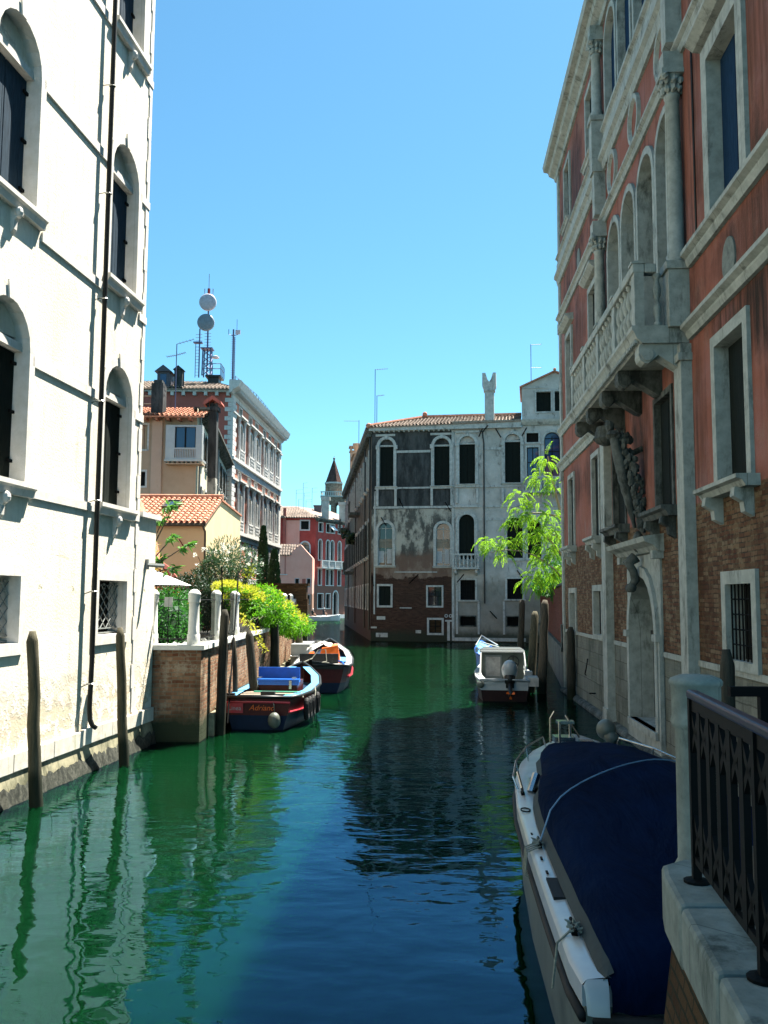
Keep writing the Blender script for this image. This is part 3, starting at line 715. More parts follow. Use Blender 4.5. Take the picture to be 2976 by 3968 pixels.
# bands, pilasters
band(F, -.03, 27, [(0.01, -.12), (-.12, -.12), (-.17, -.04), (-.17, .05), (-.12, .12), (-.03, .15), (.01, .15)], 'base_moulding', M['trimd'])
s = MB(); s.box(.0, 10.9, -.03, .01, 2.07, 2.17); s.box(14.15, 27, -.03, .01, 2.07, 2.17); s.build('base_cap', TR, F)
band(F, -.03, 8.6, moulding(7.72, 8.05, .2)); band(F, 16.6, 27, moulding(7.78, 8.05, .2))
band(F, -.03, 8.6, moulding(9.0, 9.3, .17)); band(F, 16.7, 27, moulding(9.06, 9.34, .2))
band(F, -.03, 27, moulding(13.18, 13.42, .16)); band(F, -.03, 27, moulding(14.62, 15.0, .2))
s = MB(); s.box(-.02, 27, -.10, .01, 15.0, 15.42); s.build('fascia', TR, F); band(F, -.03, 8.4, moulding(15.5, 15.68, .14)); band(F, 9.2, 27, moulding(15.46, 15.68, .16))
band(F, -.3, 27, [(0.01, 18.72), (-.08, 18.72), (-.12, 18.85), (-.3, 18.95), (-.34, 19.08), (-.5, 19.12), (-.54, 19.30), (.4, 19.34)], 'cornice', TR)
for (u0, u1) in ((8.55, 9.08), (16.1, 16.56)):
    s = MB(); s.box(u0, u1, -.2, .01, .12, 7.74); s.box(u0-.05, u1+.05, -.25, .01, 7.42, 7.56); s.box(u0-.03, u1+.03, -.24, .01, .1, .45)
    s.build('pilaster', TR, F, bevel=.01)
s = MB(); s.box(-.02, .34, -.06, .01, .12, 18.7); s.box(-.05, .4, -.1, .01, 7.4, 7.72); s.box(-.05, .4, -.1, .01, 12.8, 13.18); s.build('corner_pilaster', TR, F)
def column(u, zb, zt, r):
    s = MB(); y = -.17; q = r*1.35
    s.box(u-q, u+q, y-q, .01, zb, zb+1.05); s.box(u-q*1.2, u+q*1.2, y-q*1.2, .01, zb+1.05, zb+1.2)
    cl = s.build('column', TR, F, bevel=.012)
    s = MB(); h = zt-zb-1.2; s.lathe((u, y, zb+1.2), [(r*1.25, 0), (r*1.32, .06), (r*1.1, .10), (r*1.2, .15), (r, .2), (r*1.0, h*.4), (r*.86, h-.45), (r*.98, h-.43), (r*.98, h-.39), (r*.84, h-.37)], 20); s.build('shaft', TR, cl, smooth=True)
    s = MB(); z = zb+1.2+h-.37
    s.lathe((u, y, z), [(r*.82, 0), (r*.95, .12), (r*1.2, .28), (r*1.45, .33)], 12)
    for k in range(9):
        a = 2*PI*k/9
        for (rr, zz_, w__) in ((1.0, .08, .06), (1.25, .22, .06)): s.ball((u+r*rr*math.cos(a), y+r*rr*math.sin(a), z+zz_), w__, w__, w__*1.3, 6, 5, .3)
    for sx in (-1, 1): s.ball((u+sx*r*1.4, y-r*1.2, z+.28), .075, n=8, m=6, jit=.2)
    s.box(u-q*1.15, u+q*1.15, y-q*1.15, .01, z+.33, z+.42); s.box(u-q*.95, u+q*.95, y-q*.95, .01, z+.42, z+.76); s.build('capital', TR, cl)
for u in (8.85, 16.35):
    column(u, 8.05, 13.2-.36, .15); column(u, 14.98, 18.72-.36, .14)
    s = MB(); s.box(u-.16, u+.16, -.30, .01, 13.42, 14.98); s.box(u-.2, u+.2, -.35, .01, 14.6, 14.97); s.build('attic_pier', TR, F)
# oculi
s = MB()
for (u, z) in ((12.65, 14.05), (10.1, 14.05), (15.2, 14.05)):
    n = 24
    for k in range(n):
        a, b = 2*PI*k/n, 2*PI*(k+1)/n
        P = [(u+rr*math.cos(t)*.95, y, z+rr*math.sin(t)) for t in (a, b) for (rr, y) in ((.42, .005), (.46, -.08), (.56, -.08), (.575, .005))]
        s.add(P, [(0, 1, 5, 4), (1, 2, 6, 5), (2, 3, 7, 6)])
pieces(s, 'oculus_surround', TR, F)
s = MB()
for (u, z, rx) in ((18.75, 8.42, .30), (4.5, 13.9, .3), (4.5, 8.52, .2)):
    s.xz([(u+rx*math.cos(2*PI*k/20), z+.36*math.sin(2*PI*k/20)*(rx/.3)) for k in range(20)], -.03, .005)
pieces(s, 'oval_medallion', M['slab'], F)
# balcony
BO = .95; UB0, UB1 = 8.75, 16.45
s = MB(); s.yz([(0.01, 7.78), (-BO+.12, 7.78), (-BO+.02, 7.88), (-BO-.02, 7.98), (-BO-.06, 8.03), (-BO-.06, 8.10), (.01, 8.10)], UB0, UB1)
k = UB0
while k < UB1-.05: s.box(k, k+.07, -BO-.0, -BO+.06, 7.80, 7.87); k += .13
bal = s.build('balcony', TR, F)
s = MB(); s.box(UB0, UB1, -BO-.03, -BO+.19, 9.08, 9.25); s.box(UB1-.22, UB1+.0, -BO+.19, -.55, 9.082, 9.248); s.box(UB0, UB0+.2, -BO+.19, -.55, 9.082, 9.248); s.build('handrail', TR, bal, bevel=.02)
npier = 5; xs = [UB0+.14+(UB1-UB0-.28)*i/(npier-1) for i in range(npier)]
for x in xs:
    s = MB(); s.box(x-.13, x+.13, -BO, -BO+.17, 8.10, 9.09); s.box(x-.15, x+.15, -BO-.045, -BO+.2, 9.25, 9.3); s.build('pier', TR, bal)
for i in range(npier-1):
    for k in range(5):
        x = xs[i]+.13+(xs[i+1]-xs[i]-.26)*(k+.5)/5
        s = MB(); s.lathe((x, -BO+.08, 8.10), baluster_prof(.98, .08), 10); s.build('baluster', TR, bal, smooth=True)
s = MB(); s.lathe((UB1-.1, -BO+.42, 8.10), baluster_prof(.98, .08), 10); s.build('baluster', TR, bal, smooth=True)
for x in (16.2, 14.3, 12.5, 10.7, 8.95):
    s = MB(); scroll_bracket(s, x, 7.78, .86, .52, .34); s.build('bracket', TR if x > 15 else M['trimd'], bal)
# sculpted cartouche over the door
cx = 12.62
def ax(t): return Vector((cx, -.20-.42*t, 4.75+2.05*t))
s = MB(); n = 26; k_ = 16; vs = []; fs = []
for i in range(n+1):
    t = i/n; r = .04+.11*math.sin(PI*min(1, (1-t)*.72+.24))**1.2*(1 if t > .12 else t/.12*.8+.2); r *= 1+.07*math.sin(t*52 if t < .62 else 0)
    c = ax(t)
    for k in range(k_): a = 2*PI*k/k_; vs.append(c+Vector((r*1.1*math.cos(a), r*.85*math.sin(a), 0)))
for i in range(n):
    for k in range(k_): fs.append((i*k_+k, i*k_+(k+1) % k_, (i+1)*k_+(k+1) % k_, (i+1)*k_+k))
s.add(vs, fs+[tuple(range(k_))[::-1], tuple(range(n*k_, (n+1)*k_))]); car = s.build('carved_cartouche', M['trimd'], F, smooth=True)
s = MB()
for i in range(95):
    t = random.uniform(-.03, 1.0); c = ax(t); sg = random.choice((-1, 1, 1)); w_ = .21*math.sin(PI*min(1, t*.75+.22))
    s.ball((c.x+sg*w_*random.uniform(.75, 1.25), c.y+random.uniform(.08, .34), c.z), random.uniform(.05, .085), .07, random.uniform(.07, .12), 7, 5, .28)
for i in range(16):
    t = .02+.33*i/15; c = ax(t); s.ball((c.x+.16+.04*math.sin(i), c.y+.12, c.z), .07, .07, .07, 7, 5, .3)
s.ball((cx, -.14, 4.45), .13, .13, .24, 8, 6, .1); c = ax(1); s.ball((cx, c.y, c.z), .17, .17, .12, 10, 6, .15); s.ball((cx-.04, c.y-.08, c.z+.2), .11, .11, .13, 8, 6, .15)
s.tube([(cx, -.42, 6.3), (cx, .0, 6.5)], .07, 6); s.tube([(cx, -.2, 5.1), (cx, .0, 5.15)], .07, 6)
s.build('scrollwork', M['trimd'], car)
s = MB(); s.lathe((10.75, -.45, 7.0), [(.08, -.12), (.22, -.05), (.30, .04), (.26, .1), (.2, .34)], 18); s.build('stone_boss', M['trimd'], F)
# drain strip by the corner, roof pieces, attic storey
s = MB(); s.box(10.6, 27, .9, 8, 19.0, 23.3); s.box(10.6-.4, 27, .55, 8, 22.55, 22.72); s.box(10.4, 27, .6, 8, 23.3, 23.45); s.build('attic', M['lead'], F)
s = MB(); slab(s, [(-.4, -.5, 19.36), (27, -.5, 19.36), (27, 4, 21.0), (-.4, 4, 21.0)], .06)
tiles(s, (-.4, -.38, 19.42), (1, 0, 0), (0, 4.5, 1.64), 11, lambda u: (0, 1.4), .3, .45, 3); s.build('roof', M['tile'], F)
s = MB(); s.box(20.5, 20.75, -.02, .005, 5, 7.7)
s = MB(); s.tube([(17.1, -.02, z) for z in (9.4, 11, 13.1)], .018, 4); s.build('cable', M['black'], F)
s = MB(); s.tube([(5.2, -.05, 1.45), (5.25, -.10, 1.2), (5.1, -.12, 1.0), (5.0, -.07, .95)], .018, 5); s.tube([(6.3, -.02, .55), (6.3, -.2, .55)], .02, 5); pieces(s, 'mooring_hook', M['iron'], F)
s = MB(); s.box(8.9, 9.15, -.17, .005, -.1, .28); s.build('foot_block', TR, F)
# ---------------------------------------------------------------- grey palazzo closing the view
T = thing('grey_palazzo', 'weathered grey palazzo with peeling plaster, black arched windows and forked chimney, facing the viewer', 'building', (-.95, 68.3, 0))
F = Face(T, (-.95, 68.3), (12.3, -2.0)); H = []; GT = M['gtrim']
glunm = M['gray']
for (a, b, z0, z1) in ((.59, 1.68, 11.65, 15.28), (4.77, 5.95, 11.64, 15.27), (6.68, 7.86, 11.74, 15.38), (10.08, 11.22, 11.78, 15.47)):
    window(F, H, a, b, z0, z1, True, fw=.22, proud=.09, dep=.3, frame=GT, lun=glunm, fm=M['gshut'], sill=(.3, .14, .2), key=.05)
window(F, H, 11.70, 12.56, 12.2, 14.42, fw=.12, proud=.06, dep=.25, fill='glass', fm=M['bglass'], frame=GT); window(F, H, 11.68, 12.56, 14.80, 15.50, fw=.12, proud=.06, dep=.25, fill='dark', frame=GT)
window(F, H, 12.98, 14.12, 12.15, 15.53, True, fw=.2, proud=.09, dep=.25, fill='glass', fm=M['bglass'], frame=GT)
for (a, b, z0, z1) in ((.52, 1.62, 5.66, 8.88), (4.92, 5.98, 5.62, 8.80)):
    window(F, H, a, b, z0, z1, True, fw=.2, proud=.07, dep=.25, fill='glass', frame=GT, sill=(.25, .16, .14), blind=1)
    c = MB(); c.box(a+.05, a+.45, .19, .21, z0+.2, z0+1.1); c.box(b-.45, b-.08, .19, .21, z0+.15, z0+1.25); pieces(c, 'curtain', M['curtain'], F)
    c = MB()
    for q in range(9): c.box(a+.02, b-.02, .16, .18, z0+1.35+q*.075, z0+1.40+q*.075)
    c.build('roller_blind', M['wood'], F)
window(F, H, 6.64, 7.78, 6.10, 9.46, True, fw=.24, proud=.09, dep=.25, frame=GT)
for (a, b, z0, z1) in ((10.2, 11.33, 6.2, 9.2), (11.7, 12.68, 6.2, 9.0)):
    window(F, H, a, b, z0, z1, True, fw=.2, proud=.09, dep=.28, fill='dark', frame=GT)
window(F, H, .6, 1.5, 2.66, 4.11, fw=.15, proud=.05, dep=.15, frame=GT); window(F, H, 4.31, 5.34, 2.66, 4.05, fw=.13, proud=.05, dep=.25, fill='glass', frame=GT)
window(F, H, 6.73, 7.82, 3.1, 4.58, fw=.15, proud=.05, dep=.3, fill='dark', frame=GT, grille='bar', sill=(.25, .13, .14)); window(F, H, 10.17, 11.28, 3.18, 4.67, fw=.15, proud=.05, dep=.3, fill='dark', frame=GT, grille='bar', sill=(.25, .13, .14))
window(F, H, 4.4, 5.34, .65, 1.62, fw=.15, proud=.05, dep=.08, fill='glass', fm=M['brickb'], frame=GT)
for (a, b) in ((6.71, 7.83), (10.14, 11.28)): window(F, H, a, b, 1.22, 1.88, fw=.08, proud=.03, dep=.3, fill='dark', frame=M['trimd'], grille='bar')
w_ = MB(); holed(w_, [(0, -.5), (16.5, -.5), (16.5, 16.05), (0, 16.0)], H); shell(w_, 0, 16.5, -.5, 16.0, 8); w_.build('wall', M['gray'], F)
s = MB()
for (a, b, z0, z1, y) in ((.25, 2.05, 11.42, 11.56, .12), (1.95, 4.5, 11.45, 11.58, .06), (4.5, 6.2, 11.42, 11.56, .12), (6.2, 8.2, 11.5, 11.64, .12), (8.2, 16, 11.48, 11.62, .08), (.15, 6.1, 9.95, 10.12, .07),
    (6.2, 8.1, 9.98, 10.14, .14), (8.1, 10, 9.98, 10.1, .05), (1.9, 4.5, 14.2, 14.38, .05), (8.0, 9.95, 14.3, 14.48, .05), (9.9, 16, 9.98, 10.14, .08), (.3, 1.8, 15.50, 15.66, .1), (4.5, 6.1, 15.50, 15.66, .1), (6.4, 8.2, 15.62, 15.78, .12),
    (6.3, 11.5, .10, .34, .14), (8.1, 10.0, 9.0, 9.2, .03), (1.8, 5.0, 5.12, 5.2, .06), (6.4, 6.55, .6, 5.2, .06), (8.0, 8.15, .6, 3, .06), (9.85, 10.0, .6, 3, .06), (.2, .32, 2, 11.3, .04), (6.1, 6.28, .1, 16, .05), (5.75, 5.95, .1, 1.5, .06), (5.6, 6.15, 1.5, 1.62, .08)):
    s.box(a, b, -y, .01, z0, z1)
pieces(s, 'string_course', GT, F)
s = MB()
for c in (.45, 1.85, 4.6, 6.1, 6.5, 8.02, 9.9, 11.38, 12.8, 14.3):
    s.box(c-.09, c+.09, -.11, .01, 10.15 if c < 6.2 else 10.3, 11.42)
    s.box(c-.13, c+.13, -.14, .01, 14.62 if c > 6.2 else 14.5, 14.8)
    if c > 6.2: s.box(c-.08, c+.08, -.07, .01, 11.64, 14.62)
pieces(s, 'window_pier', GT, F)
s = MB(); s.yz([(.01, 15.86), (-.1, 15.88), (-.28, 16.0), (-.34, 16.12), (.01, 16.16)], -.2, 6.2); s.yz([(.01, 16.05), (-.12, 16.08), (-.32, 16.28), (-.42, 16.46), (.01, 16.5)], 6.2, 16.7)
for k in range(16): s.box(.15+k*.38, .27+k*.38, -.24, .01, 15.80, 15.93)
s.build('cornice', GT, F)
s = MB(); s.xz([(-.2, 15.9), (11.3, 15.9), (11.3, 16.42), (-.2, 16.17)], -.31, .3); s.build('eaves_board', GT, F)
s = MB(); s.box(6.2, 6.2+1.95, -.75, .01, 5.36, 5.5); s.box(6.2, 8.15, -.78, -.6, 6.38, 6.5); bal = s.build('balcony', GT, F)
for k in range(6):
    x = 6.45+k*.29; s = MB(); s.lathe((x, -.69, 5.5), baluster_prof(.88, .085), 8); s.build('baluster', GT, bal, smooth=True)
s = MB(); s.box(6.2, 6.36, -.77, -.61, 5.5, 6.38); s.box(7.99, 8.15, -.77, -.61, 5.5, 6.38); s.build('pier', GT, bal)
for x in (6.4, 7.95): s = MB(); scroll_bracket(s, x, 5.36, .6, .45, .16); s.build('bracket', GT, bal)
s = MB(); s.box(11.4, 16.5, -.8, .01, 10.95, 11.1); s.box(11.4, 16.5, -.82, -.66, 12.02, 12.14); bal = s.build('balcony', GT, F)
for k in range(12):
    x = 11.6+k*.27; s = MB(); s.lathe((x, -.74, 11.1), baluster_prof(.92, .085), 8); s.build('baluster', GT, bal, smooth=True)
s = MB(); s.tube([(8.42, -.1, 15.7), (8.45, -.1, 15.3), (8.52, -.1, 14.8), (8.52, -.1, 2.85)], .05, 6); s.tube([(8.85, -.35, 16.1), (8.6, -.3, 15.8), (8.42, -.1, 15.6)], .05, 6); s.build('drainpipe', M['black'], F)
s = MB()
for (a, b, c, d) in ((2.1, 10.75, 2.45, 10.0), (5.6, 10.4, 6.05, 9.7), (.75, 9.3, 1.1, 8.7), (2.9, 4.3, 3.6, 5.0), (8.15, 15.3, 8.45, 16.0), (9.4, 15.9, 9.8, 15.2), (11.3, 15.2, 11.7, 15.9), (8.9, 2.3, 9.4, 1.75), (.05, 4.9, .2, 4.1), (6.5, 4.4, 7.0, 5.0), (10.9, 5.3, 11.4, 4.6)):
    s.tube([(a, -.05, b), (c, -.05, d)], .04, 5)
pieces(s, 'iron_tie', M['iron'], F)
s = MB()
for x in (5.68, 6.0):
    for k in range(16):
        a, b = 2*PI*k/16, 2*PI*(k+1)/16; P = [(x+rr*math.cos(t), -.04, 1.92+rr*math.sin(t)) for t in (a, b) for rr in (.07, .13)]; s.add(P, [(0, 1, 3, 2)])
s.build('round_sign', M['wht'], F)
s = MB()
for (a, b, z0, z1) in ((.4, 1.3, .3, .62), (3.4, 3.8, .62, .85), (.45, 1.1, 1.6, 1.85), (0, .45, .95, 1.08), (2.2, 3.1, 2.45, 2.52)): s.box(a, b, -.015, .01, z0, z1)
pieces(s, 'stone_patch', GT, F)
# roof with hip on the left, chimney, gabled attic on the right
s = MB(); sl_ = .36
slab(s, [(-.35, -.4, 16.17), (3.7, 3.3, 17.5), (11.3, 3.3, 17.5), (11.3, -.4, 16.4)], .08); slab(s, [(-.35, 8, 16.17), (3.7, 3.3, 17.5), (-.35, -.4, 16.17)], .08)
tiles(s, (-.35, -.4, 16.2), (11.6, 0, .2), (0, 3.7, 1.22), 11.6, lambda u: (0, min(3.9, .15+u*.96)), .26, .4, 3)
rf = s.build('roof', M['tilep'], F)
s = MB(); s.tube([(-.35, -.4, 16.28), (3.7, 3.3, 17.62), (11.3, 3.3, 17.62)], .13, 6); s.ball((3.7, 3.2, 17.8), .2, n=8, m=6); s.ball((-.2, -.3, 16.3), .22, n=8, m=6); s.build('ridge_tiles', M['tile'], rf)
s = MB(); s.box(8.62, 9.30, -.3, .4, 16.5, 18.78); s.box(8.54, 9.38, -.38, .48, 18.72, 18.84)
ch = s.build('chimney', M['gtrim'], rf)
s = MB(); s.xz([(8.58, 18.84), (9.34, 18.84), (9.46, 19.1), (9.46, 20.10), (9.24, 20.10), (9.10, 19.62), (8.96, 19.42), (8.82, 19.62), (8.68, 20.10), (8.44, 20.10), (8.44, 19.1)], -.36, .46); s.build('forked_top', M['gtrim'], ch)
H = []; 
window(F, H, 12.43, 13.50, 17.08, 18.58, fw=.12, proud=.12, dep=.25, frame=GT); window(F, H, 13.78, 14.8, 17.08, 18.58, fw=.12, proud=.12, dep=.25, frame=GT)
s = MB(); ol = [(11.36, 16.5), (16.2, 16.5), (16.2, 19.0), (13.8, 20.0), (11.36, 19.0)]; holed(s, ol, H, -.06); s.quad((11.36, -.06, 16.5), (11.36, 5, 16.5), (11.36, 5, 19), (11.36, -.06, 19)); s.quad((11.36, 5, 16.5), (16.2, 5, 16.5), (16.2, 5, 19), (11.36, 5, 19)); at = s.build('attic_gable', M['gray'], F)
s = MB(); slab(s, [(11.2, -.3, 19.0), (13.8, -.3, 20.15), (13.8, 5, 20.15), (11.2, 5, 19.0)], .1); slab(s, [(13.8, -.3, 20.15), (16.4, -.3, 19.0), (16.4, 5, 19.0), (13.8, 5, 20.15)], .1); s.ball((13.8, -.3, 20.2), .12, n=8, m=5); s.build('gable_roof', M['tile'], F)
s = MB(); s.box(11.4, 13.3, -.12, .01, 18.86, 18.98); s.build('gable_moulding', GT, F)

# ---------------------------------------------------------------- dim row of houses along the side canal
T = thing('side_palazzo', 'narrow receding dark facade with balconies and shutters, left flank of the grey palazzo', 'building', (-4.8, 112, 0))
F = Face(T, (-4.8, 112), (3.85, -43.7)); H = []
for k in range(13):
    u = 1.6+k*3.3
    window(F, H, u, u+1.1, 11.8, 14.6, True, fw=.2, proud=.12, dep=.25, frame=GT, sill=(.2, .2, .25))
    window(F, H, u, u+1.1, 6.4, 9.2, k % 2 == 0, fw=.2, proud=.12, dep=.25, frame=GT, sill=(.2, .2, .25))
    window(F, H, u, u+.9, 2.4, 4.2, fw=.15, proud=.06, dep=.25, fill='dark', frame=GT)
    s = MB(); s.box(u-.62, u-.08, -.16, -.11, 6.5, 9.0); s.box(u+1.18, u+1.7, -.16, -.11, 6.5, 9.0); pieces(s, 'open_shutter', M['gshut'], F)
w_ = MB(); holed(w_, [(0, -.5), (43.9, -.5), (43.9, 15.9), (0, 15.9)], H); shell(w_, 0, 43.8, -.5, 15.9, 6)
w_.build('wall', m_plaster('grey_brown_side_plaster', (.12, .11, .09), (.22, .20, .165), (.02, .02, .016), .43, 3.6, (.05, .032, .024), 1.6), F)
s = MB(); s.yz([(.01, 15.7), (-.2, 15.75), (-.45, 16.0), (-.5, 16.2), (.01, 16.25)], -.4, 44)
for k in range(100): s.box(.1+k*.44, .3+k*.44, -.4, .01, 15.5, 15.74)
s.build('cornice', M['trimd'], F)
for (a, b, z) in ((5, 9, 11.2), (16, 20, 5.9), (27, 30, 11.0)):
    s = MB(); s.box(a, b, -1.0, .01, z-.25, z); s.box(a, b, -1.02, -.9, z+.9, z+1.0)
    k = a
    while k < b: s.box(k, k+.07, -.98, -.92, z, z+.9); k += .3
    s.build('balcony', M['trimd'], F)
for (a, z) in ((12, 10.2), (23, 9.0)):
    s = MB()
    for q in range(60): s.ball((a+random.uniform(-1, 1), -random.uniform(.2, .9), z+random.uniform(-.4, .5)), .16, n=5, m=4, jit=.3)
    s.build('window_box_plants', M['lf_cyp'], F)
s = MB()
for u in (11, 24.5, 38, 43.6): s.tube([(u, -.12, 15.6), (u, -.12, .8)], .07, 6)
s.build('drainpipe', M['black'], F)
s = MB(); slab(s, [(-.3, -.5, 16.2), (43.5, -.5, 16.2), (41, 3, 17.0), (-.3, 3, 17.0)], .1); rf = s.build('roof', M['tilep'], F)
s = MB(); s.box(8, 9.2, .1, 1.2, 16.2, 20.0); s.box(7.9, 9.3, 0, 1.3, 20.0, 20.12); s.box(8.0, 9.2, .1, .3, 20.12, 20.5); s.box(8.0, 9.2, 1, 1.2, 20.12, 20.5); s.box(7.85, 9.35, -.05, 1.35, 20.5, 20.65); s.build('chimney', M['tan'], rf)
s = MB(); s.lathe((11, .7, 16.5), [(.25, 0), (.25, 3.2), (.45, 3.8), (.45, 4.1), (.2, 4.15)], 10); s.build('chimney', M['tan'], rf)
s = MB(); s.box(13, 18, .1, 4, 16.2, 18.3); s.box(12.8, 18.2, -.1, 4.2, 18.3, 18.5); s.build('dormer', M['tan'], rf)

# ---------------------------------------------------------------- white and red palazzo
T = thing('white_stone_palazzo', 'large palazzo with ornate white stone canal front, red gable end and rooftop masts', 'building', (-12.4, 72, 0))
F = Face(T, (-12.4, 72), (.062, 1)); H = []; WT = M['white']
AW = [(2.7, 4.0), (6.6, 8.0), (9.35, 10.75), (13.1, 14.4), (15.8, 17.1), (19.0, 20.4)]
for (a, b) in AW:
    window(F, H, a, b, 15.1, 17.6, True, fw=.22, proud=.12, dep=.35, fill='dark', frame=WT)
    window(F, H, a, b, 9.55, 11.9, True, fw=.22, proud=.12, dep=.35, fill='dark', frame=WT)
    window(F, H, a+.1, b-.1, 18.55, 19.1, fw=.12, proud=.05, dep=.25, fill='dark', frame=WT)
    window(F, H, a+.1, b-.1, 12.95, 13.65, fw=.12, proud=.05, dep=.25, fill='dark', frame=WT)
    window(F, H, a, b, 5.6, 7.6, fw=.22, proud=.1, dep=.35, fill='dark', frame=WT)
w_ = MB(); holed(w_, [(0, -.5), (22.4, -.5), (22.4, 19.7), (0, 19.7)], H); w_.build('wall', M['redw'], F)
s = MB()
for (u0, u1, z0, z1, y) in ((-.05, 22.5, 18.12, 18.3, .28), (-.05, 22.5, 19.25, 19.6, .12), (-.05, 22.5, 14.3, 14.55, .3), (-.05, 22.5, 13.75, 14.3, .12), (-.05, 22.5, 12.7, 12.86, .28), (-.05, 22.5, 8.35, 8.62, .32), (-.05, 22.5, 7.9, 8.35, .12), (-.05, 22.5, 4.4, 4.8, .25), (-.05, .75, -.3, 19.3, .14), (21.7, 22.5, -.3, 19.3, .14)):
    s.box(u0, u1, -y, .01, z0, z1)
for (a, b) in AW:
    for zb, zt in ((14.55, 18.12), (8.62, 12.7)):
        for c in (a-.38, b+.38):
            s.box(c-.17, c+.17, -.24, .01, zb, zb+.9); s.lathe((c, -.16, zb+.9), [(.14, 0), (.12, .3), (.11, zt-zb-1.3), (.18, zt-zb-1.0), (.2, zt-zb-.9)], 8); s.box(c-.2, c+.2, -.3, .01, zt-.06, zt+.0)
        s.box(a-.6, b+.6, -.42, -.1, zt+.06, zt+.2)
        s.box(a-.2, b+.2, -.26, -.16, zb+.85, zb+.97)
        for q in range(5): s.lathe((a+(b-a)*(q+.5)/5, -.21, zb), baluster_prof(.85, .09), 6)
s.build('stone_order', WT, F)
s = MB(); s.yz([(.01, 19.55), (-.15, 19.6), (-.3, 19.8), (-.75, 20.05), (-.85, 20.3), (-.95, 20.55), (.01, 20.6)], -.9, 23.2)
k = .2
while k < 22.4: s.box(k, k+.2, -.7, -.15, 19.72, 20.06); k += .48
s.build('cornice', WT, F)
s = MB()
for k in range(40):
    z = 4.9+k*.38
    if z > 19: break
    s.box(-.02, .9 if k % 2 else 1.3, -.17, .0, z, z+.34)
s.build('corner_quoins', WT, F)
G = Face(T, (-22, 72), (1, 0))
w_ = MB(); w_.quad((0, 0, -.5), (9.62, 0, -.5), (9.62, 0, 19.9), (0, 0, 19.9)); w_.quad((0, 0, -.5), (0, 23, -.5), (0, 23, 19.9), (0, 0, 19.9)); w_.quad((0, 23, -.5), (11, 23, -.5), (11, 23, 19.9), (0, 23, 19.9)); w_.build('gable_wall', M['redp'], G)
s = MB(); s.box(-.1, 9.75, -.3, .01, 19.75, 19.9)
for k in range(11): s.box(.2+k*.9, .45+k*.9, -.28, .01, 19.45, 19.76)
for k in range(38):
    z = 4.9+k*.38
    if z > 19.2: break
    s.box(9.62-(.55 if k % 2 else .28), 9.66, -.03, .01, z, z+.34)
s.build('eaves_blocks', WT, G)
# roof
s = MB(); slab(s, [(-.3, -.5, 19.95), (9.8, -.5, 19.95), (7.3, 3.5, 21.4), (-.3, 3.5, 21.4)], .1)
slab(s, [(9.9, -.5, 20.1), (11, 22.8, 20.4), (8, 20, 22.0), (7.2, 3.5, 21.6)], .1); slab(s, [(-.3, 3.5, 21.4), (7.3, 3.5, 21.4), (8, 20, 22.0), (-.3, 20, 22.0)], .1)
tiles(s, (-.3, -.5, 19.98), (1, 0, 0), (0, 4, 1.45), 10, lambda u: (0, min(4.2, max(.2, (10.2-u)*1.7))), .3, .45, 3)
rf = s.build('roof', M['tilep'], G)
s = MB(); s.box(3.6, 4.6, -.3, 1.2, 19.9, 21.35); s.xz([(3.4, 21.35), (4.8, 21.35), (4.1, 21.9)], -.5, 1.4); ch = s.build('dormer', M['lead'], rf)
s = MB(); s.box(3.85, 4.35, -.33, -.3, 20.35, 21.15); s.build('dormer_window', M['bglass'], ch)
s = MB(); s.box(5.0, 5.65, -.45, .3, 19.9, 21.5); s.xz([(4.9, 21.5), (5.75, 21.5), (5.32, 21.85)], -.55, .4); s.build('chimney', M['gray'], rf)
def railing(name, par, pts, h, mat, step=1.0, r=.03, mids=1):
    s = MB()
    for a, b in zip(pts[:-1], pts[1:]):
        a, b = Vector(a), Vector(b); n = max(1, int((b-a).length/step))
        for k in range(n+1): p = a.lerp(b, k/n); s.tube([p, p+Vector((0, 0, h))], r, 4)
        for m in range(mids+1): dz = Vector((0, 0, h*(1-m*.45))); s.tube([a+dz, b+dz], r, 4)
    return s.build(name, mat, par)
s = MB(); s.box(7.2, 8.1, 2.2, 3.4, 20.9, 21.55); s.box(7.0, 8.3, 2.0, 3.6, 21.55, 21.7); s.build('mast_plinth', M['black'], rf)
railing('roof_railing', rf, [(6.9, 2.0, 21.7), (8.3, 2.0, 21.7), (8.3, 3.6, 21.7)], .95, M['mast'], .5)
railing('roof_railing', rf, [(9.7, 1.0, 20.6), (10.3, 9, 20.9), (10.9, 22, 20.9)], .75, M['mast'], 1.1)
# the gantry with two round dishes
MA = thing('antenna_mast', 'tall steel antenna mast with two large round dishes one above the other', 'antenna', (-14.97, 74.6, 21.7))
s = MB()
for (x, y) in ((-.35, -.35), (.35, -.35), (.35, .35), (-.35, .35)): s.tube([(x, y, 0), (x*.9, y*.9, 2.3)], .06, 5)
for k in range(4):
    z = k*.55; s.tube([(-.35, -.35, z), (.35, -.35, z+.55)], .035, 4); s.tube([(.35, -.35, z), (-.35, -.35, z+.55)], .035, 4); s.tube([(.35, -.35, z), (.35, .35, z+.55)], .035, 4)
s.box(-.5, .5, -.5, .5, 2.3, 2.38); s.tube([(0, 0, 0), (0, 0, 7.3)], .07, 6)
for k in range(5): s.tube([(-.28, 0, 2.7+k*.25), (.28, 0, 2.7+k*.25)], .02, 4)
s.build('mast', M['mast'], MA)
s = MB(); s.tube([(0, 0, 6.95), (0, 0, 7.6)], .12, 6); s.tube([(-.35, 0, 7.6), (-.35, 0, 7.1), (.35, 0, 7.1), (.35, 0, 7.6)], .03, 4); s.tube([(0, 0, 7.3), (0, 0, 8.9)], .02, 4); s.build('aerial_head', M['red_dk'], MA)
